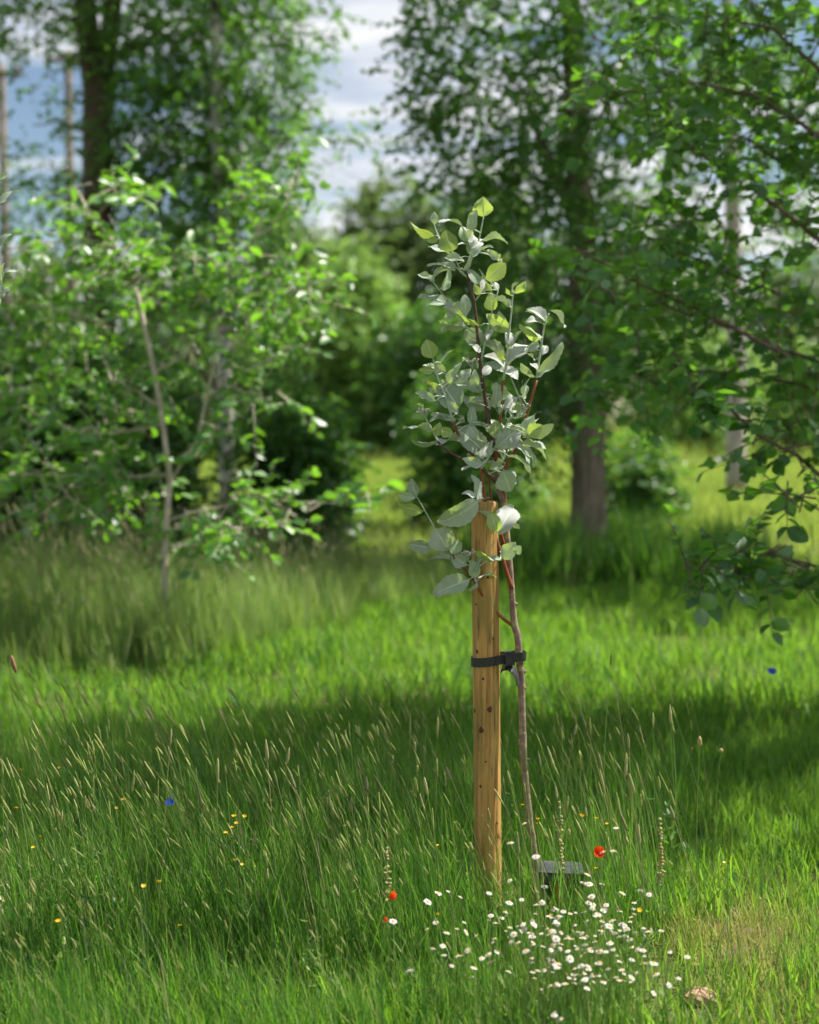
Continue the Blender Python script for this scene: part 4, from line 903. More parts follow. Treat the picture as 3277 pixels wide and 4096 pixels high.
twig([A(815, 1330), A(845, 1180), A(885, 1000), A(945, 790)], 3.88, 3.85, .0032, .0015, 'sage_stalk')
twig([(2053, 2504), (2006, 2468), (1943, 2400), Bc(770, 1590), Bc(680, 1480), Bc(600, 1390), Bc(540, 1180)], 3.865, 3.79, .0050, .003, 'twig_red')
twig([Bc(560, 1330), Bc(470, 1190), Bc(400, 1070), Bc(325, 940)], 3.80, 3.80, .0028, .0015, 'sage_stalk')
twig([Bc(775, 1590), Bc(760, 1530), Bc(730, 1440), Bc(705, 1400)], 3.80, 3.79, .0030, .0018, 'sage_stalk')
twig([Bc(815, 715), Bc(850, 660), Bc(930, 540), Bc(1000, 400), Bc(1045, 310)], 3.84, 3.80, .0042, .0025, 'sage_stalk')
twig([A(1175, 1700), A(1150, 1640), A(1110, 1590)], 3.90, 3.90, .002, .0014, 'sage_stalk')
twig([Bc(1040, 330), Bc(1090, 330), Bc(1160, 300)], 3.87, 3.88, .002, .0014, 'sage_stalk')

def sap_leaf(b0, t0, wpx, kind, yb, arch=0.10, side=1):
    """b0/t0 base and tip as seen, wpx width as seen; the blade's plane is chosen by kind (sunlit, backlit or shaded) and turned about its axis to that width"""
    b_ = at(b0[0], b0[1], yb); lr = rng.uniform
    dpx = math.hypot(t0[0] - b0[0], t0[1] - b0[1]); ww = wpx / 1.9167
    view = (Vector((0, 0, H)) - b_).normalized(); J = Vector((lr(-1, 1), lr(-1, 1), lr(-1, 1)))
    if kind == 'w': n = view * 0.8 + S * 1.0 + J * 0.15
    elif kind == 'y': n = view + Vector((-0.15, 0, -0.15)) + J * 0.2
    else: n = view + Vector((-0.1, 0, 0.15)) + J * 0.4
    n.normalize()
    d = at(t0[0], t0[1], yb) - b_
    dy = max(-0.8, min(0.8, -n.dot(d) / n.y / max(1e-6, d.length))) * d.length
    ax = at(t0[0], t0[1], yb + dy) - b_; L = ax.length; ax.normalize()
    n = (n - ax * n.dot(ax)).normalized()
    full = max(ww, dpx * 0.52); seen = abs(n.dot(view)) ** 0.6
    if ww / full < 0.9:
        roll = math.acos(max(0.15, ww / full)); c2 = [Matrix.Rotation(r_, 3, ax) @ n for r_ in (roll, -roll)]
        key = {'w': lambda q: -q.dot(S), 'y': lambda q: q.dot(S), 's': lambda q: -q.z * side}[kind]
        n = min(c2, key=key)
    else: full = min(full / max(seen, 0.62), 1.25 * full)
    bit = n.cross(ax); W_ = full * K * yb
    rows = []; ns = 14
    nz = [lr(-1, 1) for _ in range(9)]
    pe = 0.88 + 0.30 * nz[0]; tipw = lr(0.62, 0.9); bend = 0.10 * nz[5]
    for i in range(ns + 1):
        f = i / ns
        prof = (math.sin(math.pi * min(1.0, f ** pe)) ** tipw) if 0 < f < 1 else 0.0
        prof = max(prof, 0.03)
        row = []
        for s_ in (1.0, 0.66, 0.33, 0.05, -0.05, -0.33, -0.66, -1.0):
            edge = 1 + ((0.05 if i % 2 else -0.03) + 0.05 * math.sin(11 * f + 3 * nz[6] + s_)) * (abs(s_) == 1)
            hw_ = prof * W_ * 0.5 * edge
            rib = 0.014 * W_ * (1 if i % 2 else -1) * (abs(s_) ** 0.6)
            up = 0.34 * abs(s_) * hw_ * (1 + 0.5 * nz[7]) - arch * L * (2 * f - 1) ** 2 * 0.8 + arch * L * 0.8 + rib + 0.10 * L * nz[1] * math.sin(2.2 * math.pi * f + nz[2] * 3) * s_ + 0.08 * W_ * nz[3] * math.sin(9 * f + 2 * nz[4]) * abs(s_)
            row.append(b_ + ax * L * f + bit * (hw_ * s_ + bend * L * (f * f - f)) + n * up)
        rows.append(row)
    mb = MB(); mb.grid(rows); mb.m = [1 if k % 7 == 3 else 0 for k in range(len(mb.m))]
    near, host = min(TW, key=lambda q: (q[0] - b_).length); gap = (near - b_).length
    if 0.002 < gap < 0.075: mb.tube([near, near.lerp(b_, 0.55) + Vector((0, 0, 0.10 * gap)), b_ + ax * L * 0.04], [0.0015, 0.0012, 0.0010], 5, 1, cap=False)
    o = mb.build('leaf', [M[{'s': 'sage', 'y': 'sage_backlit', 'w': 'sage_sunlit'}[kind]], M['midrib']], sap, b_)  # colour follows how the leaf is lit
    o.parent = host      # the twig shares the sapling's origin, so the leaf keeps its place
    return o
LA = [(830, 225, 830, 70, 150, 'y'), (470, 370, 275, 265, 80, 'y'), (465, 280, 455, 185, 60, 's'), (705, 330, 487, 262, 95, 'w'), (740, 330, 775, 170, 90, 's'), (590, 490, 545, 325, 150, 'y'), (485, 400, 400, 405, 50, 'y'), (590, 520, 410, 455, 60, 's'),
      (720, 420, 660, 300, 110, 's'), (740, 460, 620, 450, 45, 'w'), (750, 500, 745, 350, 90, 'w'), (740, 470, 830, 430, 60, 'w'), (800, 410, 1015, 425, 60, 'w'), (745, 540, 900, 450, 50, 's'), (940, 550, 865, 475, 60, 's'), (945, 565, 960, 505, 25, 'y'), (690, 570, 530, 540, 60, 's'),
      (620, 620, 400, 600, 55, 's'), (515, 790, 570, 625, 70, 's'), (435, 715, 320, 665, 50, 's'), (550, 890, 330, 845, 75, 's'), (680, 640, 735, 510, 45, 's'), (800, 740, 705, 620, 50, 's'), (850, 710, 1005, 580, 130, 'y'), (805, 820, 760, 740, 60, 'y'), (820, 800, 850, 715, 70, 'w'), (885, 790, 850, 725, 50, 'y'), (920, 780, 925, 725, 50, 'w'),
      (890, 945, 890, 790, 100, 'y'), (1070, 810, 1160, 720, 55, 'y'), (1045, 830, 1005, 770, 30, 'y'), (1035, 920, 860, 860, 45, 'w'), (640, 950, 518, 930, 80, 'w'), (690, 1000, 690, 820, 75, 's'), (620, 970, 640, 870, 90, 's'), (820, 1060, 620, 930, 75, 'y'), (685, 1075, 490, 1015, 48, 's'), (1040, 1095, 858, 968, 115, 'y'),
      (1305, 1020, 1160, 935, 90, 'w'), (1345, 945, 1455, 1075, 52, 'w'), (1265, 1165, 1110, 1045, 60, 'y'), (840, 1200, 690, 1100, 140, 's'), (860, 1170, 985, 1065, 60, 'w'), (1020, 1210, 1035, 1110, 80, 'w'), (1060, 1180, 1140, 1095, 35, 's'), (1015, 1395, 1258, 1200, 115, 'w'), (1170, 1260, 1260, 1205, 55, 's'), (1280, 1290, 1310, 1210, 50, 'w'),
      (1255, 1420, 1440, 1190, 115, 's'), (1225, 1330, 1155, 1270, 30, 'w'), (1240, 1400, 1190, 1350, 55, 'w'), (1230, 1450, 1115, 1345, 42, 's'), (1260, 1460, 1340, 1395, 36, 's'), (990, 1350, 720, 1170, 85, 'w'), (1000, 1400, 835, 1290, 110, 'w'), (1000, 1425, 830, 1350, 60, 's'), (980, 1330, 975, 1240, 70, 'y'), (995, 1415, 1095, 1475, 110, 'w'), (830, 1440, 890, 1370, 60, 'w'), (800, 1270, 720, 1200, 50, 'w'),
      (440, 1310, 395, 1165, 130, 'y'), (505, 1350, 600, 1245, 36, 's'), (460, 1400, 340, 1395, 60, 'y'), (545, 1430, 468, 1355, 95, 's'), (620, 1480, 690, 1305, 52, 's'), (490, 1520, 355, 1465, 60, 'y'), (650, 1690, 505, 1480, 200, 's'), (560, 1500, 610, 1390, 75, 's'), (640, 1480, 740, 1390, 80, 's'), (760, 1530, 765, 1390, 72, 's'), (810, 1570, 610, 1500, 72, 's'), (870, 1690, 680, 1630, 115, 's'),
      (420, 1620, 305, 1575, 70, 's'), (480, 1560, 410, 1540, 70, 's'), (465, 1640, 385, 1570, 60, 's'), (910, 1690, 935, 1495, 62, 's'), (900, 1595, 1065, 1600, 72, 's'), (1140, 1620, 1190, 1460, 38, 's'), (690, 1660, 670, 1580, 50, 'w'), (1050, 1700, 1130, 1640, 60, 'y'), (1000, 1690, 1090, 1605, 62, 'w')]
LB = [(375, 240, 322, 225, 42, 'y'), (620, 350, 420, 350, 85, 's'), (440, 425, 215, 412, 36, 's'), (470, 512, 280, 497, 32, 's'), (480, 470, 495, 365, 80, 'y'), (605, 455, 500, 420, 85, 'y'), (660, 520, 465, 538, 75, 'w'), (840, 590, 612, 402, 175, 's'), (855, 392, 735, 385, 38, 'w'), (928, 462, 925, 352, 125, 'y'), (930, 470, 825, 392, 50, 's'), (930, 560, 1132, 388, 150, 's'), (1060, 560, 1090, 478, 92, 'w'),
      (1150, 480, 1230, 295, 72, 's'), (1170, 470, 1280, 378, 115, 'y'), (1200, 462, 1372, 375, 70, 's'), (1105, 530, 1315, 637, 75, 'w'), (1025, 620, 1190, 757, 80, 'w'), (985, 740, 1045, 895, 160, 's'), (962, 690, 880, 722, 72, 's'), (822, 692, 670, 640, 82, 's'), (800, 640, 850, 490, 55, 'w'), (692, 358, 612, 342, 22, 'w'), (790, 962, 745, 762, 75, 's'), (790, 965, 480, 1130, 140, 's'), (782, 942, 665, 912, 62, 'w'),
      (320, 937, 280, 790, 78, 's'), (312, 942, 180, 920, 62, 's'), (372, 1042, 165, 975, 75, 'y'), (560, 1345, 460, 1180, 205, 's'), (440, 1322, 256, 1295, 95, 's'), (590, 1375, 642, 1262, 110, 's'), (580, 1392, 488, 1352, 52, 's'), (702, 1462, 590, 1378, 115, 's'), (590, 1418, 385, 1432, 45, 's'), (720, 1572, 450, 1687, 160, 's'), (770, 1560, 742, 1410, 92, 's'), (770, 1512, 832, 1380, 55, 's'), (790, 1572, 932, 1552, 52, 'w'), (790, 1592, 715, 1652, 42, 's'),
      (970, 1412, 790, 1482, 55, 's'), (970, 1412, 745, 1335, 52, 'y'), (985, 1412, 1075, 1280, 120, 's'), (1078, 1362, 1122, 1310, 72, 's'), (940, 1202, 880, 1048, 110, 'y'), (945, 1212, 1065, 1020, 160, 'w'), (960, 1200, 1110, 1168, 55, 'w'), (930, 1200, 785, 1045, 48, 'w'), (500, 1112, 580, 1060, 52, 's'), (1090, 332, 1130, 258, 52, 's'), (1000, 330, 1080, 175, 60, 's'), (735, 382, 748, 235, 66, 's'), (560, 332, 430, 300, 60, 's'), (800, 500, 720, 380, 70, 's'), (940, 480, 880, 430, 60, 's'), (1060, 480, 1000, 400, 60, 's'), (880, 620, 905, 500, 55, 's'), (640, 300, 560, 200, 70, 's'), (1110, 470, 1165, 560, 30, 'y')]
for i, (x0, y0, x1, y1, ww, k) in enumerate(LA):
    sap_leaf(A(x0, y0), A(x1, y1), ww, k, 3.86 + rng.uniform(-0.06, 0.05), 0.16 if k == 'w' else 0.08, 1 if i % 3 else -1)
for i, (x0, y0, x1, y1, ww, k) in enumerate(LB):
    yb = 3.84 + rng.uniform(-0.06, 0.05)
    if y0 > 900: yb = 3.79 + rng.uniform(-0.02, 0.01)
    sap_leaf(Bc(x0, y0), Bc(x1, y1), ww, k, yb, 0.2 if (x0, y0) == (790, 965) else (0.16 if k == 'w' else 0.08), 1 if i % 3 else -1)
xr_ = random.Random(77)
for i in range(84):
    src, fn = (LA, A) if i % 2 else (LB[:24], Bc)
    x0, y0, x1, y1, ww, k = xr_.choice(src[8:]); dx_, dy_ = xr_.uniform(-28, 28), xr_.uniform(-24, 24); a = xr_.uniform(-0.6, 0.6); ca, sa = math.cos(a), math.sin(a); q = xr_.uniform(0.65, 0.95)
    vx, vy = (x1 - x0) * q, (y1 - y0) * q
    sap_leaf(fn(x0 + dx_, y0 + dy_), fn(x0 + dx_ + vx * ca - vy * sa, y0 + dy_ + vx * sa + vy * ca), ww * xr_.uniform(0.5, 0.9), xr_.choice('wwsws'), 3.90 + xr_.uniform(-0.04, 0.05), 0.12, 1)
M['bud'] = plain('felted_bud', (0.50, 0.48, 0.38), 0.8, 0.1, 200, 0.4)
for (x, y), yb, n in ((Bc(385, 300), 3.79, 26), (Bc(703, 1395), 3.79, 16), (A(748, 1360), 3.85, 18), (Bc(955, 270), 3.84, 14), (Bc(1140, 270), 3.88, 9), (Bc(985, 620), 3.84, 10)):
    c0 = at(x, y, yb); mb = MB()
    for i in range(n):
        d = Vector((rng.gauss(0, 0.5), rng.gauss(0, 0.5), 0.5 + rng.random() * 0.6)).normalized(); e = c0 + Vector((d.x, d.y, d.z * 0.6)) * rng.uniform(0.014, 0.028)
        mb.tube([c0 - Vector((0, 0, 0.012)), e], [0.0007, 0.0007], 4, 1, cap=False)
        mb.tube([e - d * 0.002, e, e + d * 0.003, e + d * 0.005], [0.001, 0.0028, 0.0026, 0.0008], 6, 0)
    mb.build('flower_buds', [M['bud'], M['sage_stalk']], sap, SB)

# second sapling, mostly outside the left edge
sb2 = at(-110, 3640, 3.9); sb2.z = 0
sap0, SB0 = sap, SB
sap = empty('sapling', sb2, 'felted sapling leaves poking in at the left edge of the view', 'sapling'); SB = sb2
mb = MB(); mb.tube([Vector((sb2.x, 3.9, -0.03)), at(-120, 2600, 3.9), at(-90, 1800, 3.9), at(-70, 1250, 3.9), at(-80, 800, 3.9), at(-60, 600, 3.9)], [.012, .011, .009, .006, .004, .002], 8); tk = mb.build('trunk', M['sap_bark'], sap, SB); TW = [(at(-75, 1000, 3.9), tk), (at(-72, 640, 3.9), tk), (at(-75, 1300, 3.9), tk)]
twig([(-75, 1000), (-40, 900), (-10, 830)], 3.9, 3.9, .003, .0015, 'sage_stalk'); twig([(-75, 1400), (-20, 1210), (15, 1090)], 3.9, 3.9, .003, .0015, 'sage_stalk')
for b0, t0, ww, k in (((-10, 830), (75, 760), 80, 's'), ((-20, 770), (30, 690), 55, 's'), ((15, 1090), (75, 1075), 40, 's'), ((10, 1130), (20, 1050), 50, 's'), ((-5, 1215), (48, 1140), 50, 's'), ((-20, 1170), (40, 1160), 90, 's'), ((0, 985), (45, 935), 45, 's'), ((-60, 900), (-100, 800), 80, 's'), ((-60, 1300), (-140, 1250), 80, 's'), ((-70, 620), (-60, 520), 80, 's')):
    sap_leaf(b0, t0, ww, k, 3.9)
sap, SB = sap0, SB0

# ------------------------------------------------------------------ flowers
def flower_point(px, py, h):
    d = ray(px, py); t_ = (h - H) / d.z; return Vector((d.x * t_, d.y * t_, h))
def daisy_meshes(seed):
    r = random.Random(seed); mb = MB(); n = 15
    for i in range(n):
        a = 2 * math.pi * i / n + r.uniform(-0.08, 0.08); d = Vector((math.cos(a), math.sin(a), 0)); s = Vector((-d.y, d.x, 0)); L = r.uniform(0.0085, 0.0105); dr = r.uniform(-0.001, 0.002)
        mb.grid([[d * 0.003 - s * 0.0009, d * 0.003 + s * 0.0009], [d * 0.007 - s * 0.0018 + Vector((0, 0, 0.0012)), d * 0.007 + s * 0.0018 + Vector((0, 0, 0.0012))], [d * L - s * 0.0009 - Vector((0, 0, dr)), d * L + s * 0.0009 - Vector((0, 0, dr))]])
    pet = mb.mesh('petals', M['petal'])
    mb = MB(); rows = []
    for q in range(4):
        f = q / 3; rows.append([(0.0038 * math.cos(0.5 * math.pi * f) * math.cos(2 * math.pi * a / 10), 0.0038 * math.cos(0.5 * math.pi * f) * math.sin(2 * math.pi * a / 10), 0.0005 + 0.0030 * math.sin(0.5 * math.pi * f)) for a in range(11)])
    mb.grid(rows); disc = mb.mesh('disc', M['disc'])
    return pet, disc
DM = [daisy_meshes(i) for i in range(4)]
def stem_mesh(r, h, bend, rad=0.0009, mat='stalk', leaves=4):
    mb = MB(); P_ = [Vector((bend[0] * (f / 5) ** 2 - bend[0], bend[1] * (f / 5) ** 2 - bend[1], h * f / 5 - h)) for f in range(6)]
    mb.tube(P_, [rad * (1.3 - 0.1 * i) for i in range(6)], 5, 0, cap=False)
    for i in range(leaves):
        f = r.uniform(0.15, 0.8); p = P_[int(f * 5)]; blade(mb, p, r.uniform(0.02, 0.05), 0.0025, r.uniform(0, 6.28), 0.6, 0.6, 0, 3)
    return mb.mesh('stem', M[mat])
SM = {}
def get_stem(h, mat='stalk'):
    k = (round(h / 0.02), mat, rng.randrange(3))
    if k not in SM: r = random.Random(hash(k) % 1000 + k[0] * 7 + k[2]); SM[k] = stem_mesh(r, k[0] * 0.02 + 0.02, (r.uniform(-0.04, 0.05), r.uniform(-0.04, 0.04)), 0.0009, mat)
    return SM[k]
def R4(x, y): return (1500 + x / 1.9167, 3200 + y / 1.9167)
def R2b(x, y): return (2200 + x / 1.602, 2900 + y / 1.602)
DA = [R4(*p) for p in ((1235, 435), (1035, 618), (1300, 665), (1240, 700), (485, 715), (560, 700), (875, 715), (405, 782), (1030, 790), (1125, 765), (1240, 805), (890, 888), (925, 945), (400, 990), (465, 940), (140, 930), (550, 1020), (630, 990), (700, 1015), (775, 1045), (685, 940), (915, 1065), (1040, 1092), (1065, 1030), (1140, 945), (1145, 995), (1220, 955), (1205, 1048), (1275, 1025), (1355, 1005), (1390, 945), (1340, 897), (1410, 900), (1390, 838), (1500, 872), (1390, 1065), (1365, 1115), (1350, 1165), (935, 1165), (870, 1185), (1160, 1160), (1355, 1245), (1405, 1278), (1200, 1220), (1250, 1310), (1495, 1220), (265, 1312), (740, 1360), (820, 1215), (590, 1272), (710, 1155), (530, 1190), (1025, 1320), (885, 1245), (445, 1140), (520, 1120), (640, 1200), (760, 1290), (1340, 1430), (1610, 1375), (1640, 1300), (1580, 1270), (1665, 1355), (1385, 1655), (1425, 1680), (1040, 330), (1145, 180), (655, 745))] + \
     [R2b(*p) for p in ((425, 660), (340, 815), (405, 808), (240, 960), (215, 1015), (250, 1020), (333, 1020), (580, 1060), (635, 1088), (540, 1140), (250, 1143), (360, 1155), (268, 1100), (465, 1080), (130, 1210), (215, 1200), (290, 1225), (310, 1215), (40, 1180), (45, 1235), (45, 1270), (20, 1320), (350, 1180), (335, 1260), (380, 1290), (460, 1280), (490, 1305), (470, 1265), (400, 1255), (330, 1320), (415, 1335), (440, 1360), (485, 1355), (545, 1330), (625, 1325), (205, 1335), (240, 1355), (210, 1365), (40, 1370), (20, 1415), (225, 1410), (175, 1435), (320, 1450), (525, 1425), (595, 1445), (560, 1440), (430, 1480), (525, 1505), (130, 1500), (265, 1450), (25, 1520), (50, 1550), (200, 1545), (245, 1572), (375, 1565), (225, 1635), (275, 1612), (345, 1650), (445, 1515), (665, 1530), (770, 1455), (878, 1487), (680, 1600), (765, 1668), (470, 1640), (525, 1620), (665, 1720), (825, 1625), (555, 1590), (95, 1660), (10, 1670), (600, 1530), (460, 1570), (150, 1600), (310, 1530), (115, 1450), (380, 1400), (290, 1390), (120, 1360), (70, 1330))]
dx_ = random.Random(9)
for k in range(120):
    q = dx_.choice([p for p in DA if 2000 < p[0] < 2600 and p[1] > 3600]); DA.append((q[0] + dx_.gauss(0, 55), q[1] + dx_.gauss(0, 30)))
dn = 0
for (px, py) in DA:
    h = 0.36 if py < 3500 else max(0.10, 0.34 - 0.00026 * (py - 3400)) * rng.uniform(0.85, 1.1)
    if py < 3450: h = rng.uniform(0.40, 0.46)
    p = flower_point(px, py, h)
    special = {0: 'white daisy on a tall stem crossing the sapling stem', 68: 'highest white daisy, standing alone above the red poppy', 69: 'white daisy overlapping the red poppy petals', 70: 'white daisy just right of the red poppy', 46: 'single white daisy low in the grass below the small poppy', 65: 'high white daisy between stake and sapling stem', 66: 'topmost white daisy touching the sapling stem', 73: 'white daisy at the right corner of the black plaque'}
    if dn in special: lab, grp = special[dn], None
    elif px < 1890: lab, grp = 'white daisy scattered in the grass left of the stake foot', 'daisies left of the stake'
    elif px < 2180: lab, grp = 'white daisy between the stake foot and the plaque peg', 'daisies in front of the stake'
    elif px > 2560: lab, grp = 'outlying white daisy right of the dense daisy patch', 'daisies right of the patch'
    elif py < 3640: lab, grp = 'white daisy standing beside the plaque above the dense patch', 'daisies beside the plaque'
    elif py > 3830: lab, grp = 'white daisy in the thin lower edge of the dense patch', 'daisies along the lower edge of the patch'
    else: lab, grp = 'white daisy crowded in the dense patch below the plaque', 'daisies crowded in the dense patch'
    t = empty('daisy', p, lab, 'daisy', grp); dn += 1
    sc2 = rng.uniform(0.55, 1.05) * (1 if dn < 150 else 0.72); pet, disc = DM[dn % 4]
    rot = Matrix.Rotation(rng.uniform(0, 6.28), 4, 'Z'); til = Matrix.Rotation(rng.gauss(-0.05, 0.32), 4, 'X') @ Matrix.Rotation(rng.gauss(0, 0.32), 4, 'Y')
    for nm, me in (('petals', pet), ('disc', disc)):
        o = bpy.data.objects.new(nm, me); COL.objects.link(o); o.parent = t; o.matrix_basis = til @ rot @ Matrix.Scale(sc2, 4)
    o = bpy.data.objects.new('stem', get_stem(h)); COL.objects.link(o); o.parent = t; o.rotation_euler = (0, 0, rng.uniform(0, 6.28))
# poppies
def poppy(px, py, h, s, lab, tilt):
    p = flower_point(px, py, h); t = empty('poppy', p, lab, 'poppy')
    Rm = Matrix.Rotation(tilt[0], 3, 'X') @ Matrix.Rotation(tilt[1], 3, 'Y')
    for i in range(4):
        a = i * math.pi / 2; mb = MB(); rows = []
        for q in range(6):
            f = q / 5; row = []
            for k in range(7):
                an = a + (k / 6 - 0.5) * 2.0; rr = s * (0.05 + 0.95 * f) * (1 + 0.05 * math.sin(5 * an + i)); z = s * 0.75 * f * f + s * 0.05 * math.sin(9 * an) * f
                row.append(p + Rm @ Vector((rr * math.cos(an) * (1 - 0.3 * f), rr * math.sin(an) * (1 - 0.3 * f), z + 0.0008 * (i % 2))))
            rows.append(row)
        mb.grid(rows); mb.build('petal', M['poppy'], t, p)
    o = link('stem', get_stem(h), t, p)
poppy(2392, 3420, 0.36, 0.021, 'bright red poppy standing above the plaque among daisies', (0.7, 0.2))
poppy(1583, 3590, 0.30, 0.015, 'small red poppy in tall grass left of the stake', (0.5, -0.9))
poppy(1550, 3682, 0.27, 0.008, 'tiny half open red poppy bud below the small poppy', (0.3, -1.0))
# yellow flowers
def bloom_mesh(mat, n, L, wd, cup):
    mb = MB()
    for i in range(n):
        a = 2 * math.pi * i / n; d = Vector((math.cos(a), math.sin(a), 0)); s = Vector((-d.y, d.x, 0))
        mb.grid([[d * 0.001 - s * wd * 0.3, d * 0.001 + s * wd * 0.3], [d * L * 0.6 - s * wd + Vector((0, 0, cup * 0.5)), d * L * 0.6 + s * wd + Vector((0, 0, cup * 0.5))], [d * L - s * wd * 0.6 + Vector((0, 0, cup)), d * L + s * wd * 0.6 + Vector((0, 0, cup))]])
    return mb.mesh('bloom', M[mat])
BUT = bloom_mesh('yellow', 5, 0.009, 0.0045, 0.005); COR = bloom_mesh('blue', 9, 0.016, 0.004, 0.008)
def R7(x, y): return (x * 0.951, 2900 + y * 0.951)
YL = [R7(*p) for p in ((155, 20), (432, 90), (250, 180), (90, 190), (375, 155), (70, 350), (375, 355), (520, 315), (490, 350), (950, 455), (975, 433), (995, 415), (1140, 320), (1030, 385), (990, 570), (1020, 588), (1120, 535), (670, 660), (605, 680), (140, 517), (245, 828), (755, 845), (1635, 472), (992, 158), (1450, 425), (985, 385), (170, 470))] + [R4(100, 288), R4(480, 350), R4(485, 878), R4(1135, 40), R4(1250, 150), R4(1240, 1680 - 1500), R4(1575, 115), R4(1590, 125)] + [R2b(913, 152), R2b(575, 1188), R2b(300, 600), R2b(205, 578), R2b(365, 635), R2b(295, 920), R2b(1115, 920), R2b(1120, 885)]
for (px, py) in YL:
    h = 0.30 if py > 3000 else 0.22
    if py > 3700: h = 0.18
    p = flower_point(px, py, h); side_ = 'left' if px < 1700 else 'right'
    if (px, py) == R4(485, 878): lab, grp = 'largest yellow flower, below the small poppy left of the stake', None
    elif (px, py) == R2b(913, 152): lab, grp = 'yellow flower alone in the shaded lawn at right', None
    elif (px, py) == R2b(575, 1188): lab, grp = 'yellow flower at the right edge of the daisy patch', None
    else: lab, grp = f'small yellow wildflower in the tall grass {side_} of the stake', f'yellow wildflowers {side_} of the stake'
    t = empty('yellow_flower', p, lab, 'flower', grp)
    o = bpy.data.objects.new('bloom', BUT); COL.objects.link(o); o.parent = t; o.matrix_basis = Matrix.Rotation(rng.uniform(-0.6, 0.6), 4, 'X') @ Matrix.Rotation(rng.uniform(0, 6), 4, 'Z') @ Matrix.Scale(rng.uniform(0.5, 0.85), 4)
    o = bpy.data.objects.new('stem', get_stem(h)); COL.objects.link(o); o.parent = t
for (px, py), h, lab in (((3088, 2690), 0.38, 'blue cornflower in the shaded grass near the right edge'), ((680, 3213), 0.33, 'deep blue cornflower in tall grass on the left')):
    p = flower_point(px, py, h); t = empty('cornflower', p, lab, 'cornflower')
    o = bpy.data.objects.new('bloom', COR); COL.objects.link(o); o.parent = t; o.matrix_basis = Matrix.Rotation(0.6, 4, 'X') @ Matrix.Scale(0.85 if px < 1000 else 1.3, 4)
    o = bpy.data.objects.new('stem', get_stem(h)); COL.objects.link(o); o.parent = t
# seed stalks that stand out one by one
def stalk(px, py, Yv, hl, hr, lean, lab, grp, mats=('stalk', 'seed'), name='grass_stalk'):
    top = at(px, py, Yv); g = Vector((top.x + lean * top.z, Yv + rng.uniform(-0.05, 0.05), 0))
    t = empty(name, g, lab, 'grass stalk', grp)
    ax = (top - g); mid_ = g.lerp(top, 0.55) + Vector((0.02 * rng.uniform(-1, 1) + 0.12 * lean * top.z * 0.5, 0, 0))
    Q_, W_ = smooth([g, mid_, top], [0.0014, 0.0012, 0.0008], 6)
    n = len(Q_); L = sum((Q_[i + 1] - Q_[i]).length for i in range(n - 1)); acc = 0; cut = n - 2
    mb = MB(); mb.tube(Q_, W_, 5, 0, cap=False); mb.build('stem', M[mats[0]], t, g)
    d = (Q_[-1] - Q_[-2]).normalized(); prof = [0.2, 0.8, 1, 1, 0.95, 0.7, 0.2]
    mb = MB(); mb.tube([Q_[-1] - d * hl * (1 - i / 6) for i in range(7)], [hr * p_ for p_ in prof], 6, 0, wob=0.2, r=rng); mb.build('seed_head', M[mats[1]], t, g)
GS = 'seed heads left of the stake'; GL = 'slender grass seed head rising from the tall grass left of the stake'
for i in range(150):
    px = rng.uniform(-20, 1880) if i < 84 else rng.uniform(1990, 2700); Yv = rng.uniform(3.5, 4.5)
    hgt = rng.uniform(0.30, 0.56); g = Vector((0, Yv, hgt)); yy = Yv * CP - (hgt - H) * SP; uu = Yv * SP + (hgt - H) * CP
    stalk(px, 2048 - uu / yy / K, Yv, rng.uniform(0.02, 0.075), rng.uniform(0.0018, 0.0045), rng.uniform(-0.08, 0.42), *((GL, GS) if i < 84 else ('slender grass seed head in the grass right of the stake', 'seed heads right of the sapling')), mats=(('stalk', 'seed') if i % 5 < 4 else ('straw', 'seed_brown')))
stalk(2447, 2610, 3.9, 0.035, 0.0035, 0.0, 'tallest single grass seed head standing straight up right of the sapling', None)
stalk(2800, 2945, 3.9, 0.03, 0.006, 0.0, 'tall stalk with pale tan plantain head right of the sapling', None, ('stalk', 'bract'))
stalk(2886, 2993, 4.0, 0.014, 0.006, 0.02, 'thin stalk with a short pale tan head beside the plantain', None, ('stalk', 'bract'))
stalk(2612, 2850, 3.95, 0.045, 0.0035, 0.06, 'green seed head tall and upright left of the plantain stalk', None)
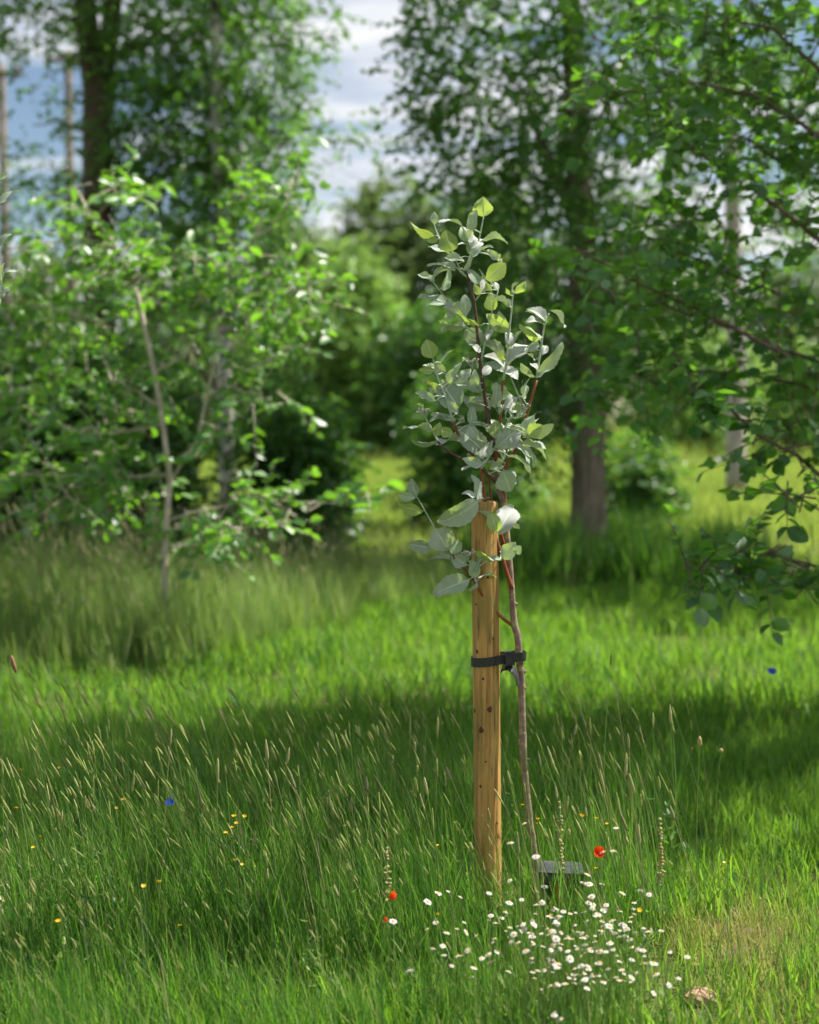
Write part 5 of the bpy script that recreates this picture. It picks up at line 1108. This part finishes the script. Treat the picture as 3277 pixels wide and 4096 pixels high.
stalk(2880, 3200, 3.9, 0.03, 0.003, 0.0, 'short pale seed head in shade beyond the daisies', None)
stalk(45, 2620, 3.7, 0.05, 0.006, 0.16, 'dark brown plantain head near the left edge against sunlit hay', None, ('stalk', 'stalk_red'))
# leafy seed spike (rattle)
def spike(px, py, h, n, lab):
    top = flower_point(px, py, h); g = Vector((top.x + 0.01, top.y, 0)); t = empty('seed_spike', g, lab, 'wild plant')
    mb = MB(); mb.tube([g, g.lerp(top, 0.5) + Vector((0.006, 0, 0)), top], [0.0016, 0.0014, 0.0008], 6, 0); mb.build('stem', M['stalk'], t, g)
    mb = MB()
    for i in range(n):
        f = i / n; p = top.lerp(g, f * 0.42); r_ = (0.004 + 0.005 * f) * rng.uniform(0.7, 1.2)
        for k in range(rng.choice((1, 2, 3))):
            a = rng.uniform(0, 6.28); d = Vector((math.cos(a), math.sin(a), rng.uniform(0.1, 0.9))).normalized(); p = top.lerp(g, (f + rng.uniform(-0.03, 0.03)) * 0.42)
            mb.tube([p, p + d * r_ * 0.6, p + d * r_ * 1.3, p + d * r_ * 1.7], [0.001, 0.0042, 0.0036, 0.0006], 6, 0)
    mb.build('bracts', M['bract'], t, g)
spike(2640, 3285, 0.40, 22, 'pale seed spike with stacked bracts right of the red poppy')
spike(1545, 3390, 0.34, 15, 'dry seed spike with stacked bracts in grass left of the stake')
spike(2240, 3210, 0.44, 15, 'green seed spike with stacked bracts just right of the sapling stem')
# clod of dry clay in the short grass
p = ground(2800, 4015); mb = MB(); rows = []
for i in range(9):
    ph = math.pi * i / 8; row = []
    for j in range(17):
        th = 2 * math.pi * j / 16; k = 1 + 0.14 * math.sin(3 * th + 2 * ph) + 0.10 * math.sin(7 * th - 3 * ph) + 0.05 * math.sin(13 * th)
        row.append(p + Vector((0.040 * k * math.sin(ph) * math.cos(th), 0.032 * k * math.sin(ph) * math.sin(th), 0.016 + 0.022 * k * math.cos(ph))))
    rows.append(row)
mb.grid(rows, sm=False); tag(mb.build('clay_clod', M['clod'], None, p), 'reddish clod of dry clay lying in the short grass', 'clod')
